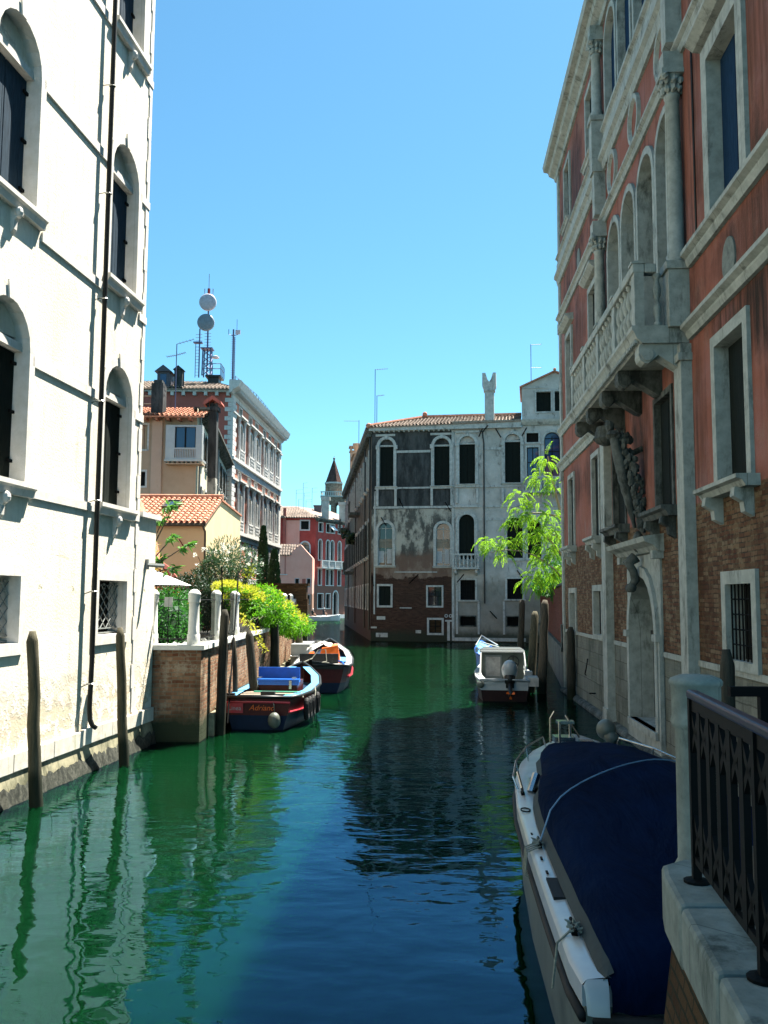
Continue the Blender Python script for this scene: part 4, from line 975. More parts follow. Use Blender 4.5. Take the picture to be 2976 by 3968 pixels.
for (z, x, m_) in ((6.3, 0, 'dishw'), (4.55, -.12, 'dishg')):
    s = MB(); n = 24; vs = [(x, -.55, z)]
    for (r, y) in ((.62, -.52), (.72, -.45), (.72, -.2), (.3, -.08)): vs += [(x+r*math.cos(2*PI*k/n), y, z+r*math.sin(2*PI*k/n)) for k in range(n)]
    fs = [(0, 1+k, 1+(k+1) % n) for k in range(n)]+[(1+i*n+k, 1+(i+1)*n+k, 1+(i+1)*n+(k+1) % n, 1+i*n+(k+1) % n) for i in range(3) for k in range(n)]
    s.add(vs, fs); s.build('dish', M[m_], MA, smooth=True)
s = MB(); s.lathe((.75, -.3, 1.5), [(.32, 0), (.3, .12), (.12, .2)], 12); s.build('dish', M['dishw'], MA)
MA = thing('ladder_mast', 'thin latticed mast with cross rungs just left of the twin dish mast', 'antenna', (-15.85, 74.6, 21.6))
s = MB(); s.tube([(.2, 0, 0), (.2, 0, 4.2)], .06, 5); s.tube([(-.12, 0, 0), (-.12, 0, 3.0)], .03, 4); s.tube([(.2, 0, 4.2), (.2, 0, 5.2)], .02, 4)
for k in range(14): s.tube([(-.14, 0, .2+k*.27), (.42 if k > 9 else .2, 0, .2+k*.27)], .02, 4)
s.box(-.3, .45, -.2, .2, 2.95, 3.05); s.build('mast', M['mast'], MA)
MA = thing('relay_mast', 'slim relay mast with a small square panel on top, right of the twin dish mast', 'antenna', (-13.39, 78, 20.9))
s = MB(); s.tube([(0, 0, 0), (0, 0, 5.9)], .075, 6)
s.tube([(.13, 0, 0), (.13, 0, 5.2)], .035, 4)
for k in range(27): s.tube([(-.2, 0, .2+k*.2), (.22, 0, .2+k*.2)], .016, 4)
s.tube([(-.42, 0, 5.9), (-.42, 0, 5.45), (0, 0, 5.3), (.42, 0, 5.45)], .03, 4); s.tube([(.3, 0, 5.4), (.3, 0, 6.8)], .02, 4); s.build('mast', M['mast'], MA)
s = MB(); s.box(.18, .62, -.1, 0, 5.45, 5.82); s.build('panel', M['dishw'], MA)
def tv(loc, h, label, yag=((.98, 1.1, .25),), cat='antenna', grp=None):
    t = thing('tv_antenna', label, cat, loc, group=grp)
    s = MB(); s.tube([(0, 0, 0), (0, 0, h)], .028, 5)
    for (f, L, dz) in yag:
        s.tube([(0, 0, h*f), (L, 0, h*f+dz)], .018, 4); n = 5
        for k in range(n): p = (L*(k+1)/n, h*f+dz*(k+1)/n); s.tube([(p[0], -.22, p[1]), (p[0], .22, p[1])], .010, 4)
    s.build('pole', M['mast'], t); return t
tv((-11.89, 50.5, 13.3), 4.3, 'tall crooked television aerial standing on the tan house roof', ((1.0, .95, .28), (.85, .5, .15), (.85, -.55, -.1)))

# ---------------------------------------------------------------- tan house
T = thing('tan_house', 'tan plastered house with projecting white corner loggia and tiled eaves', 'building', (-10.4, 49.5, 0))
G = Face(T, (-15.5, 49.5), (1, 0)); H = []
window(G, H, 1.95, 2.35, 11.35, 12.72, fw=.1, proud=.03, dep=.2, fm=M['tan'], frame=M['white']); window(G, H, 1.85, 2.3, 9.3, 10.1, fw=.1, proud=.03, dep=.2, fill='dark', frame=M['white'])
w_ = MB(); holed(w_, [(0, -.5), (5.1, -.5), (5.1, 13.2), (0, 13.2)], H); w_.quad((0, 0, -.5), (0, 12, -.5), (0, 12, 13.2), (0, 0, 13.2)); w_.build('wall', M['tan'], G)
s = MB(); s.box(2.62, 3.2, -.12, .01, 2, 12.95); s.build('plaster_pier', m_plaster('rosy_plaster', (.52, .36, .26), (.60, .42, .32), (.4, .28, .2)), G)
s = MB(); s.box(3.45, 5.55, -.6, .5, 10.6, 10.72); s.box(3.5, 4.0, -.55, -.05, 10.72, 12.62); s.box(5.15, 5.5, -.55, -.05, 10.72, 12.62); s.box(4.0, 5.15, -.54, -.1, 12.52, 12.62); s.box(4.0, 5.15, -.545, -.5, 10.72, 10.8); s.box(4.0, 5.15, -.545, -.5, 11.28, 11.36); lg = s.build('loggia', M['wht'], G)
s = MB()
for k in range(12): s.box(4.05+k*.092, 4.10+k*.092, -.53, -.5, 10.8, 11.28)
s.build('slats', M['wht'], lg)
s = MB(); s.box(4.0, 5.15, -.42, -.38, 11.36, 12.52); s.build('pane', M['bglass'], lg)
s = MB(); s.box(4.52, 4.6, -.45, -.42, 11.36, 12.52); s.box(4.0, 4.06, -.45, -.42, 11.36, 12.52); s.box(5.09, 5.15, -.45, -.42, 11.36, 12.52); s.build('sash', M['void'], lg)
s = MB()
for k in range(8): s.box(3.6+k*.25, 3.7+k*.25, -.5, -.4, 10.48, 10.6)
s.box(3.5, 5.55, -.62, .1, 10.44, 10.49); s.build('corbels', M['tan'], lg)
s = MB(); slab(s, [(-.5, -.75, 13.1), (5.6, -.75, 13.1), (5.0, 3, 14.3), (-.5, 3, 14.3)], .1)
for k in range(8): s.box(.4+k*.62, .55+k*.62, -.62, 0, 12.9, 13.03)
tiles(s, (-.4, -.75, 13.12), (1, 0, 0), (0, 3.75, 1.2), 6, lambda u: (0, 3.6), .24, .4, 3); rf = s.build('roof', M['tile'], G)
s = MB(); s.box(2.6, 3.25, -.4, .4, 13.1, 15.0); s.box(2.7, 3.15, -.3, .3, 15.0, 15.2); s.build('chimney', M['gray'], rf)
s = MB(); s.box(5.52, 5.98, 1, 1.6, 9.0, 13.9); s.box(5.42, 6.08, .95, 1.65, 13.75, 13.98)
for q in range(3): s.box(5.44+q*.25, 5.52+q*.25, 1, 1.08, 13.98, 14.2)
s.box(5.55, 5.95, 1.1, 1.5, 13.98, 14.2)

tl = thing('tall_chimney', 'tall grey chimney with flared red brick cap rising beside the tan house', 'chimney', (-15.5, 49.5, 0)); s.build('shaft', M['gray'], tl)
s = MB(); s.xz([(5.22, 14.1), (5.34, 14.08), (5.75, 14.38), (6.16, 14.08), (6.28, 14.1), (6.22, 14.26), (5.75, 14.6), (5.28, 14.26)], .8, 1.8); s.build('cap', M['redp'], tl)
railing('terrace_railing', rf, [(.2, 1.0, 14.0), (2.6, 1.0, 14.0)], 1.0, M['barkd'], .6, .04, 2)
S_ = Face(T, (-10.4, 49.5), (-.1, 1)); H = []
for k in range(7):
    u = 2.0+k*3.0; sh = [(u, u+.95)]
    window(S_, H, u, u+.95, 10.9, 12.9, fw=.13, proud=.06, dep=.2, frame=M['white'], fm=M['gshut'], sill=(.15, .12, .18))
    window(S_, H, u, u+.95, 7.5, 9.6, fw=.13, proud=.06, dep=.2, frame=M['white'], fm=M['gshut'], sill=(.15, .12, .18))
    window(S_, H, u, u+.95, 4.2, 6.2, fw=.13, proud=.06, dep=.2, frame=M['white'], fm=M['gshut'])
    s = MB()
    for z in (11, 7.6): s.box(u-.5, u-.14, -.10, -.06, z, z+1.85); s.box(u+1.09, u+1.45, -.10, -.06, z, z+1.85)
    pieces(s, 'open_shutter', M['gshut'], S_)
w_ = MB(); holed(w_, [(0, -.5), (22, -.5), (22, 13.7), (0, 13.7)], H); w_.quad((22, 0, -.5), (22, 5, -.5), (22, 5, 13.7), (22, 0, 13.7)); w_.build('side_wall', M['tans'], S_)
s = MB(); s.box(.5, 22.3, -.6, .3, 13.72, 13.85); k = .6
while k < 22: s.yz([(0, 13.72), (-.5, 13.72), (-.42, 13.5), (0, 13.3)], k, k+.16); k += .45
s.build('eaves', M['trimd'], S_)
s = MB(); s.tube([(.35, -.15, 13.4), (.35, -.15, 2)], .07, 6); s.tube([(12.4, -.15, 13.4), (12.4, -.15, 2)], .07, 6);  s.build('drainpipe', M['grayp'], S_)

# ---------------------------------------------------------------- ochre house with tiled roof
T = thing('ochre_house', 'small ochre yellow house with terracotta barrel tile roof and skylight', 'building', (-9, 36, 0))
G = Face(T, (-11.2, 36), (1, 0))
w_ = MB(); w_.quad((0, 0, 0), (4.02, 0, 0), (4.02, 0, 6.12), (0, 0, 6.12)); w_.add([(4.02, 0, 0), (4.02, 9, 0), (4.02, 9, 7.3), (4.02, 3.4, 7.42), (4.02, 0, 6.12)], [(0, 1, 2, 3, 4)]); w_.quad((0, 0, 0), (0, 9, 0), (0, 9, 6.5), (0, 0, 6.1)); w_.quad((0, 9, 0), (4.02, 9, 0), (4.02, 9, 7.3), (0, 9, 7.3)); w_.build('wall', M['yellow'], G)
s = MB(); s.box(-.1, 4.1, -.22, .01, 6.02, 6.14); s.tube([(-.1, -.27, 6.06), (4.05, -.27, 6.06)], .06, 6); s.tube([(4.0, -.25, 6.05), (4.08, -.12, 5.8), (4.08, -.08, 5.5), (4.08, -.08, 1)], .045, 6); s.build('gutter', M['barkd'], G)
s = MB(); slab(s, [(-.1, -.2, 6.14), (4.1, -.2, 6.14), (4.1, 3.4, 7.5), (-.1, 3.4, 7.5)], .08)
slab(s, [(-.1, 3.4, 7.5), (4.1, 3.4, 7.5), (4.1, 9, 7.3), (-.1, 9, 7.3)], .08)
tiles(s, (-.1, -.26, 6.15), (1, 0, 0), (0, 3.66, 1.38), 4.25, lambda u: (0, 3.9), .215, .36, 6); s.tube([(-.1, 3.35, 7.58), (4.15, 3.35, 7.58)], .11, 8)
rf = s.build('roof', M['tile'], G)
s = MB(); d = Vector((0, 3.66, 1.38)).normalized(); nn = Vector((0, -1.38, 3.66)).normalized(); p0 = Vector((1.95, -.26, 6.15))+d*1.75+nn*.13
def par(s, p, wx, L, t): s.hexa([p, p+Vector((wx, 0, 0)), p+Vector((wx, 0, 0))+d*L, p+d*L], [q+nn*t for q in (p, p+Vector((wx, 0, 0)), p+Vector((wx, 0, 0))+d*L, p+d*L)])
for (dx, ds, wx, L) in ((0, 0, .07, 1.1), (.58, 0, .07, 1.1), (.07, 0, .51, .07), (.07, 1.03, .51, .07)): par(s, p0+Vector((dx, 0, 0))+d*ds, wx, L, .08)
sk = s.build('skylight', M['barkd'], rf); s = MB(); par(s, p0+Vector((.07, 0, 0))+d*.07, .51, .96, .04); s.build('pane', M['glass'], sk)
s = MB(); s.tube([(3.03, -.03, 5.5), (3.32, -.03, 5.05)], .02, 4); s.build('iron_tie', M['red_dk'], G)
H = []
# orange garden wall with swept top
T = thing('swept_garden_wall', 'orange brown garden wall with a swept curved top in front of the ochre house', 'wall', (-9.4, 33.5, 0))
s = MB(); top = [(0, 4.5), (.8, 4.42), (1.2, 4.15), (1.5, 3.75), (1.85, 3.5), (2.3, 3.38), (3.4, 3.3)]
s.xz([(0, 1.5), (3.4, 1.5)]+[(x+.15, z+.02) for x, z in top[::-1]], 0, .3); s.build('wall', M['orange'], T)
s = MB(); s.tube([(x+.15, .15, z+.06) for x, z in top], .16, 6); s.build('coping', M['redp'], T)
T = thing('red_garden_house', 'red walled garden house with sloping tiled verge, partly behind the cream wall', 'building', (-8.3, 27, 0))
s = MB(); s.xz([(-1.8, 1.5), (.85, 1.5), (.85, 4.3), (.45, 5.6), (-.1, 6.6), (-1.8, 8.0)], 0, 3); s.build('wall', M['redw'], T)
s = MB(); s.xz([(.9, 4.2), (.9, 4.35), (.55, 5.6), (0, 6.7), (-1.8, 8.2), (-1.8, 8.02), (-.1, 6.55), (.42, 5.55)], -.15, 3.2); s.build('roof', M['tile'], T)
s = MB(); s.box(.2, .62, -.04, .01, 4.3, 5.0); w1 = s.build('window', M['wht'], T); s = MB(); s.box(.26, .56, -.05, -.03, 4.36, 4.94); s.build('pane', M['glass'], w1)

# ---------------------------------------------------------------- crimson palazzo and pink cottage far up the canal
T = thing('crimson_palazzo', 'crimson palazzo with long white balcony and arched windows at the far bend of the canal', 'building', (-11, 139, 0))
G = Face(T, (-17, 139), (1, 0)); H = []
window(G, H, 4.2, 5.4, 13.7, 15.0, fw=.2, proud=.06, dep=.2, fm=M['gshut'], frame=WT); window(G, H, 4.2, 5.5, 8.0, 11.7, True, fw=.25, proud=.06, dep=.15, fill='glass', fm=M['tan'], frame=WT)
w_ = MB(); holed(w_, [(0, -.5), (6.5, -.5), (6.5, 15.5), (0, 15.5)], H); w_.quad((0, 0, -.5), (0, 12, -.5), (0, 12, 15.5), (0, 0, 15.5)); w_.build('wall', M['crim'], G)
s = MB(); s.quad((1.9, -.04, 0), (4.0, -.04, 0), (4.0, -.04, 15.1), (1.9, -.04, 15.1)); s.build('pale_patch', M['salmon'], G)
s = MB(); s.box(1.45, 1.9, -.3, .01, 5, 17.0); s.build('flue', M['redp'], G)
S_ = Face(T, (-10.5, 139), (.55, 1)); H = []
for (a, b) in ((.8, 1.7), (3.0, 3.9), (4.3, 5.2), (6.5, 7.4), (9, 9.9)):
    window(S_, H, a, b, 9.1, 12.2, True, fw=.16, proud=.08, dep=.25, fill='dark', frame=WT)
    window(S_, H, a, b, 5.2, 7.6, fw=.14, proud=.06, dep=.25, fill='glass', frame=WT); window(S_, H, a, b+.2, 13.5, 14.8, fw=.14, proud=.06, dep=.25, fill='dark', frame=WT)
for (a, b) in ((.7, 2.2), (3.1, 4.3)): window(S_, H, a, b, 1.6, 3.8, fw=.14, proud=.06, dep=.25, fill='dark', frame=WT)
window(S_, H, 5.2, 6.5, .5, 4.2, True, fw=.22, proud=.1, dep=.3, fill='dark', frame=WT)
w_ = MB(); holed(w_, [(0, -.5), (14, -.5), (14, 15.5), (0, 15.5)], H); w_.build('canal_wall', M['crim'], S_)
s = MB(); s.box(-.3, 14, -.6, .01, 15.2, 15.45); k = 0
while k < 14: s.box(k, k+.15, -.5, .01, 14.95, 15.2); k += .4
s.build('cornice', M['trimd'], S_)
s = MB(); s.box(.4, 12, -.9, .01, 7.75, 7.95); s.box(.4, 12, -.95, -.75, 8.85, 9.0)
for k in range(7): s.box(.4+k*1.9, .7+k*1.9, -.95, -.7, 7.95, 8.85)
for k in range(40): s.box(.75+k*.29, .87+k*.29, -.9, -.8, 7.95, 8.85)
s.build('balcony', WT, S_)
s = MB(); s.hexa([(3.7, -.1, 14.6), (5, -.1, 14.6), (5, -.1, 14.5), (3.7, -.1, 14.5)], [(3.7, -.9, 13.9), (5, -.9, 13.9), (5, -.9, 13.8), (3.7, -.9, 13.8)]); s.hexa([(6.3, -.1, 14.6), (7.6, -.1, 14.6), (7.6, -.1, 14.5), (6.3, -.1, 14.5)], [(6.3, -.9, 13.9), (7.6, -.9, 13.9), (7.6, -.9, 13.8), (6.3, -.9, 13.8)]); s.build('awning', M['fabric'], S_)
s = MB(); s.box(-.5, 16, -.5, .01, -.4, .55); s.build('quay', M['white'], S_)
s = MB(); slab(s, [(-.6, -.6, 15.5), (7, -.6, 15.5), (3.2, 4.5, 17.7), (-.6, 4.5, 17.7)], .1); slab(s, [(7.0, -.6, 15.5), (13.5, 12, 15.5), (8, 12, 17.7), (3.2, 4.5, 17.7)], .1)
tiles(s, (-.5, -.6, 15.52), (1, 0, 0), (0, 5.1, 2.2), 7.4, lambda u: (0, min(5.4, max(.2, (7.6-u)*1.35))), .38, .6, 3); rf = s.build('roof', M['tilep'], G)
for (x, y, zt) in ((7.3, 1.2, 18.4), (9.8, 5, 18.0)):
    s = MB(); s.box(x, x+1.1, y, y+.9, 15.4, zt); s.box(x-.15, x+1.25, y-.15, y+1.05, zt, zt+.5); s.build('chimney', M['gray'], rf)
s = MB(); s.box(5.7, 6.9, 6, 7, 16.5, 17.9); s.box(5.6, 7.0, 5.9, 7.1, 17.9, 18.1); s.build('chimney', M['lead'], rf)
T = thing('pink_cottage', 'small salmon pink gabled house in front of the crimson palazzo', 'building', (-17, 134.5, 0))
s = MB(); s.xz([(0, -.5), (6.4, -.5), (6.4, 9.1), (4.6, 11.1), (2.8, 9.6), (0, 9.6)], 0, 4.2); s.build('wall', M['salmon'], T)
s = MB(); slab(s, [(-.1, -.3, 9.5), (3.0, -.3, 9.5), (4.6, 1.2, 11.2), (-.1, 1.2, 11.2)], .1); tiles(s, (-.1, -.3, 9.52), (1, 0, 0), (0, 1.5, 1.7), 4.7, lambda u: (max(0, (u-3.0)*1.4), 2.2), .38, .6, 3); s.build('roof', M['tilep'], T)
s = MB(); s.box(2.3, 2.38, -.08, 0, 6.7, 9.4); s.build('drainpipe', M['redp'], T)
for (a, b, z0, z1) in ((3.9, 4.4, 4.9, 6.0), (6.4-.75, 6.4-.3, 4.9, 6.0), (6.4-.8, 6.4-.35, 2.3, 3.6)):
    s = MB(); s.box(a-.1, b+.1, -.04, .01, z0-.1, z1+.1); w1 = s.build('window', M['wht'], T); s = MB(); s.box(a, b, -.06, -.03, z0, z1); s.build('pane', M['void'], w1)
s = MB(); s.box(4.9, 5.4, -.03, .01, 4.9, 6.0); s.build('door_patch', M['redp'], T)
s = MB(); s.box(-.1, 2.7, -.12, 0, 6.55, 6.68); s.box(-.3, 6.8, -.5, 0, -.4, .35); s.build('ledge', WT, T)
# antennas on the crimson roof
for (x, z, h, L) in ((-13.8, 17.0, 3.1, 1.0), (-12.7, 16.9, 4.3, .7), (-11.3, 16.8, 3.6, .8), (-13.4, 17.0, 1.6, .6), (-12.25, 16.9, 1.6, .9), (-12.55, 17.0, 2.6, .9)):
    tv((x, 141, z), h, {3.1: 'television aerial furthest left of the thin cluster over the crimson palazzo', 4.3: 'tallest television aerial of the thin cluster over the crimson palazzo', 3.6: 'television aerial furthest right of the thin cluster over the crimson palazzo',
       2.6: 'middle height television aerial just right of the tallest one over the crimson palazzo'}.get(h, 'short television aerial left of the tallest one over the crimson palazzo' if L == .6 else 'short television aerial at the right foot of the cluster over the crimson palazzo'), ((.99, L, .06), (.82, L, .0)) if L > .65 else ((.98, L, .05),), grp='television aerials over the crimson palazzo')
tv((-.75, 70, 16.2), 5.0, 'tall television aerial at the left corner of the grey palazzo roof', ((.995, .95, .08),)); tv((-.6, 70, 16.2), 2.9, 'short television aerial at the left corner of the grey palazzo roof', ((.99, .55, .06),))
tv((11.4, 69, 19.3), 3.7, 'television aerial on the gabled attic beside the salmon palazzo', ((.99, .8, .05), (.5, .8, .0)))
tv((-2.4, 84, 15.9), 4.0, 'low aerial bar over the side palazzo eaves', ((.98, -1.4, .0),))
# bell tower
T = thing('bell_tower', 'distant brick bell tower with dark pointed spire and balustrade', 'tower', (-15.6, 230, 0))
def octo(s, cx, cy, r0, r1, z0, z1, n=8):
    s.hexa([(cx+r0*math.cos(PI/8+2*PI*k/n), cy+r0*math.sin(PI/8+2*PI*k/n), z0) for k in range(n)], [(cx+r1*math.cos(PI/8+2*PI*k/n), cy+r1*math.sin(PI/8+2*PI*k/n), z1) for k in range(n)])
s = MB(); H = []
for u in (1.6, 3.9): H.append(opening(u-.55, u+.55, 24.0, 27.2, True))
holed(s, [(-.3, 0), (5.7, 0), (5.7, 28.6), (-.3, 28.6)], H, -3)
s.quad((-.3, -3, 0), (-.3, 3, 0), (-.3, 3, 28.6), (-.3, -3, 28.6)); s.quad((5.7, -3, 0), (5.7, 3, 0), (5.7, 3, 28.6), (5.7, -3, 28.6)); holed(s, [(-.3, 0), (5.7, 0), (5.7, 28.6), (-.3, 28.6)], H, 3); s.quad((-.3, -3, 28.6), (5.7, -3, 28.6), (5.7, 3, 28.6), (-.3, 3, 28.6))
s.xz([p for p in opening(1.0, 4.6, 27.5, 27.9)], -3.1, -3); octo(s, 2.7, 0, 2.35, 2.3, 28.6, 32.3); s.box(-.45, 5.85, -3.15, 3.15, 28.3, 28.8); s.box(-.4, 5.8, -3.1, 3.1, 26.4, 26.6) if False else None
s.build('shaft', M['tower'], T)
s = MB(); s.box(-.5, 5.9, -3.2, 3.2, 28.7, 28.95); s.box(-.5, 5.9, -3.2, -3.0, 29.85, 30.05); s.box(-.5, -.3, -3.0, 3.2, 29.85, 30.05); octo(s, 2.7, 0, 2.5, 2.5, 32.2, 32.6)
for k in range(14): s.box(-.4+k*.46, -.2+k*.46, -3.18, -3.02, 28.9, 29.9)
s.build('balustrade', M['white'], T)
s = MB(); octo(s, 2.7, 0, 2.25, .12, 32.6, 38.7, 8); sp = s.build('spire', M['slate'], T); s = MB(); s.ball((2.7, 0, 38.85), .32, n=10, m=6); s.tube([(2.7, 0, 39), (2.7, 0, 39.5)], .06, 4); s.build('finial', M['lead'], sp)
# red brick garden wall on the right beyond the palazzo
T = thing('red_brick_wall', 'long red brick boundary wall with stone foot, beyond the salmon palazzo under the tree', 'wall', (6.45, 32.25, 0))
G = Face(T, (11.4, 66), (-5.0, -33.9)); L = math.hypot(5, 33.9)
s = MB(); s.xz([(0, -.4), (L, -.4), (L, 3.72), (L-.8, 3.8), (L-4, 3.66), (L*.5, 3.74), (0, 3.7)], 0, .4); s.build('wall', M['brickr'], G)
s = MB(); s.box(0, L, -.08, 0, -.4, 1.35); s.box(0, L, -.14, 0, 1.35, 1.5); s.box(L-.5, L, -.12, .0, 1.5, 2.3); s.build('stone_foot', M['trimd'], G)
s = MB(); s.box(0, L, -.04, .44, 3.72, 3.80); s.build('coping', M['trimd'], G)
# ---------------------------------------------------------------- garden wall, fence
T = thing('brick_garden_wall', 'crumbling brick canal wall of the garden terrace with white stone coping', 'wall', (-5.25, 20.4, 0))
s = MB(); s.xy([(0, 0), (1.18, 0), (1.2, .25), (1.2, 21.9), (.85, 21.9), (.85, .35), (0, .35)], -.5, 2.02); s.build('wall', M['brickg'], T)
s = MB(); s.box(-.1, 1.26, -.08, .4, 2.022, 2.14); s.box(.84, 1.27, .402, 21.95, 2.022, 2.14); s.build('coping', M['post'], T, bevel=.012)
s = MB(); x = .9
while x < 21.8:
    e = min(x+random.uniform(.5, .9), 21.9); s.box(1.2, 1.30+random.uniform(0, .03), x, e-.02, -.3, random.uniform(.42, .62)); x = e
s.build('foot_stones', M['base'], T, bevel=.015)
T = thing('garden_fence', 'black iron railing between white round capped stone posts on the garden wall', 'fence', (-5.25, 20.4, 2.14))
post = None
for i, (x, y) in enumerate(((.02, .16), (.97, .14), (1.04, 2.45), (1.04, 5.3), (1.04, 18.0), (1.04, 20.6))):
    s = MB(); r = .125
    s.lathe((x, y, 0), [(r*1.18, 0), (r*1.15, .22), (r*1.0, .24), (r*.93, .85), (r*.93, .94), (r*1.1, .95), (r*1.1, 1.1), (r*1.16, 1.11), (r*1.16, 1.14), (r*1.0, 1.17), (r*.7, 1.215), (r*.3, 1.24)], 18)
    o = s.build('stone_post', M['post'], T, smooth=True); e_ = o.modifiers.new('edge', 'EDGE_SPLIT'); e_.split_angle = math.radians(50)
for (a, b, st) in (((.15, .16), (.85, .15), .2), ((1.04, .30), (1.04, 2.35), .125), ((1.04, 2.6), (1.04, 5.2), .125), ((1.04, 5.45), (1.04, 17.9), .14), ((1.04, 18.2), (1.04, 20.5), .14)):
    s = MB(); a = Vector(a+(0,)); b = Vector(b+(0,)); n = int((b-a).length/st); hh = 1.12 if st > .15 else 1.2
    for k in range(1, n): p = a.lerp(b, k/n); s.tube([p, p+Vector((0, 0, hh))], .008, 4)
    for z in (.12, 1.0): s.tube([a+Vector((0, 0, z)), b+Vector((0, 0, z))], .012, 4)
    s.build('iron_railing', M['iron'], T)
s = MB(); s.box(-9.6, -5.3, 20.7, 42, -.5, 2.0) 
T = thing('letter_plate', 'small grey plate fixed on the garden railing in front of the hedge', 'sign', (-4.86, 20.52, 2.98))
s = MB(); s.box(-.09, .09, -.01, .01, 0, .22); s.build('plate', M['gtrim'], T)
T = thing('garden_portal', 'dark brick garden portal with two white columns at the end of the garden wall', 'gate', (-5.4, 41.2, 2.0))
s = MB(); s.box(-.1, 1.9, 0, .6, 1.15, 1.75); s.box(1.45, 1.95, 0, .6, -2, 1.15); s.box(-.1, 1.99, -.06, .66, 1.75, 1.85); s.build('lintel_wall', M['brickb'], T)
for x in (.5, 1.25): s = MB(); s.lathe((x, -.1, 0), [(.16, 0), (.13, .1), (.12, .95), (.17, 1.02), (.17, 1.15)], 12); s.build('column', M['post'], T, smooth=True)
# rock edging and parasol
T = thing('parasol', 'large white garden parasol behind the garden railing beside the cream palazzo', 'parasol', (-6.9, 25.2, 2.0))
s = MB(); n = 8; zc = 2.15; vs = [(0, 0, zc)]+[(1.55*math.cos(2*PI*k/n+PI/8), 1.55*math.sin(2*PI*k/n+PI/8), zc-.62) for k in range(n)]
s.add(vs, [(0, 1+k, 1+(k+1) % n) for k in range(n)])
vv = [(x*.985, y*.985, z-.03) for x, y, z in vs]; s.add(vv, [(0, 1+(k+1) % n, 1+k) for k in range(n)]); s.build('canopy', M['fabric'], T)
s = MB(); s.tube([(0, 0, 0), (0, 0, 2.2)], .025, 8); s.build('pole', M['barkd'], T)
T = thing('rockery_stones', 'row of pale rocks edging the hedge bed behind the railing', 'stones', (-5.0, 21, 2.0))
s = MB()
for k in range(26): s.ball((random.uniform(-.1, .75), .0+k*.12, .06), random.uniform(.07, .13), random.uniform(.07, .13), random.uniform(.06, .12), 7, 5, .2)
s.build('stones', M['post'], T)

# ---------------------------------------------------------------- plants
def rv(): 
    v = Vector((random.gauss(0, 1), random.gauss(0, 1), random.gauss(0, 1))); return v.normalized()
def leaf(mb, p, d, L, W, up=None):
    d = d.normalized(); a = up if up is not None else rv(); sd = d.cross(a)
    if sd.length < 1e-3: sd = d.cross(Vector((1, .3, 0)))
    sd = sd.normalized()*W/2; n = sd.cross(d).normalized()*L*.08
    mb.add([p, p+d*L*.45+sd+n, p+d*L-n, p+d*L*.45-sd+n], [(0, 1, 2, 3)])
def blob(ells, n, L, W, droop=.3, surf=.55, outw=.8, lump=.35):
    mb = MB(); tot = sum(e[3]*e[4]*e[5] for e in ells); 
    for e in ells:
        k = int(n*e[3]*e[4]*e[5]/tot); c = Vector(e[:3]); lumps = [(rv(), random.uniform(-lump, lump)) for _ in range(14)]
        for _ in range(k):
            v = rv(); q = random.random()**surf; b = 1+sum(a*max(0, v.dot(w)-.6)*2 for w, a in lumps)
            p = c+Vector((v.x*e[3], v.y*e[4], v.z*e[5]))*q*b
            d = (v*outw+rv()*.9+Vector((0, 0, -droop))).normalized(); f = random.uniform(.7, 1.25)
            leaf(mb, p, d, L*f, W*f)
    return mb
# clipped hedge
T = thing('laurel_hedge', 'dark green laurel hedge filling the terrace behind the iron railing', 'hedge', (0, 0, 0))
blob([(-5.2, 22.1, 2.55, .75, .9, .85), (-5.6, 23.6, 2.6, .8, 1.2, .8)], 8500, .085, .04, .1, .35).build('foliage', M['lf_dark'], T)
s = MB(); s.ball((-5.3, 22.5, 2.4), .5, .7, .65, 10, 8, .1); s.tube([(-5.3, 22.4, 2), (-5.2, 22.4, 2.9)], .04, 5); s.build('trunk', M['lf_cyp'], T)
T = thing('dark_shrub', 'rounded dark evergreen shrub below the oleander by the ochre house', 'shrub', (0, 0, 0))
blob([(-6.15, 29, 3.1, .85, .9, .85), (-5.3, 27.5, 2.9, .6, 1.0, .7)], 8500, .10, .05, .1, .4).build('foliage', M['lf_cyp'], T)
s = MB(); s.tube([(-6.1, 29, 2), (-6.1, 29, 3.2)], .05, 5); s.build('trunk', M['barkd'], T)
# oleander
T = thing('oleander', 'grey green oleander tree with white blossoms behind the garden fence', 'tree', (-5.4, 31, 2.0))
s = MB(); tips = []
for k in range(22):
    a = random.uniform(0, 2*PI); r = random.uniform(.3, 1.15); tip = Vector((r*math.cos(a), r*math.sin(a), random.uniform(1.9, 3.05)-r*.2)); tips.append(tip)
    s.tube([(0, 0, 0), (tip.x*.25, tip.y*.25, 1.0), tip], [.05, .03, .012], 5)
s.build('trunk', M['barkd'], T)
s = blob([(-.05, 0, 2.35, 1.15, 1.1, .72), (-.5, 0, 1.9, .7, .8, .55), (.45, .2, 2.0, .6, .7, .5)], 5200, .17, .028, -.25, .45, 1.1, .5); s.build('foliage', M['lf_ole'], T)
s = MB()
for k in range(46):
    v = rv(); v.z = abs(v.z)*.9-.15; c = Vector((-.05, 0, 2.3))+Vector((v.x*1.3, v.y*1.3, v.z*.95))
    for q in range(12): leaf(s, c+rv()*.05, rv(), .06, .05)
s.build('blossom', M['flower'], T)
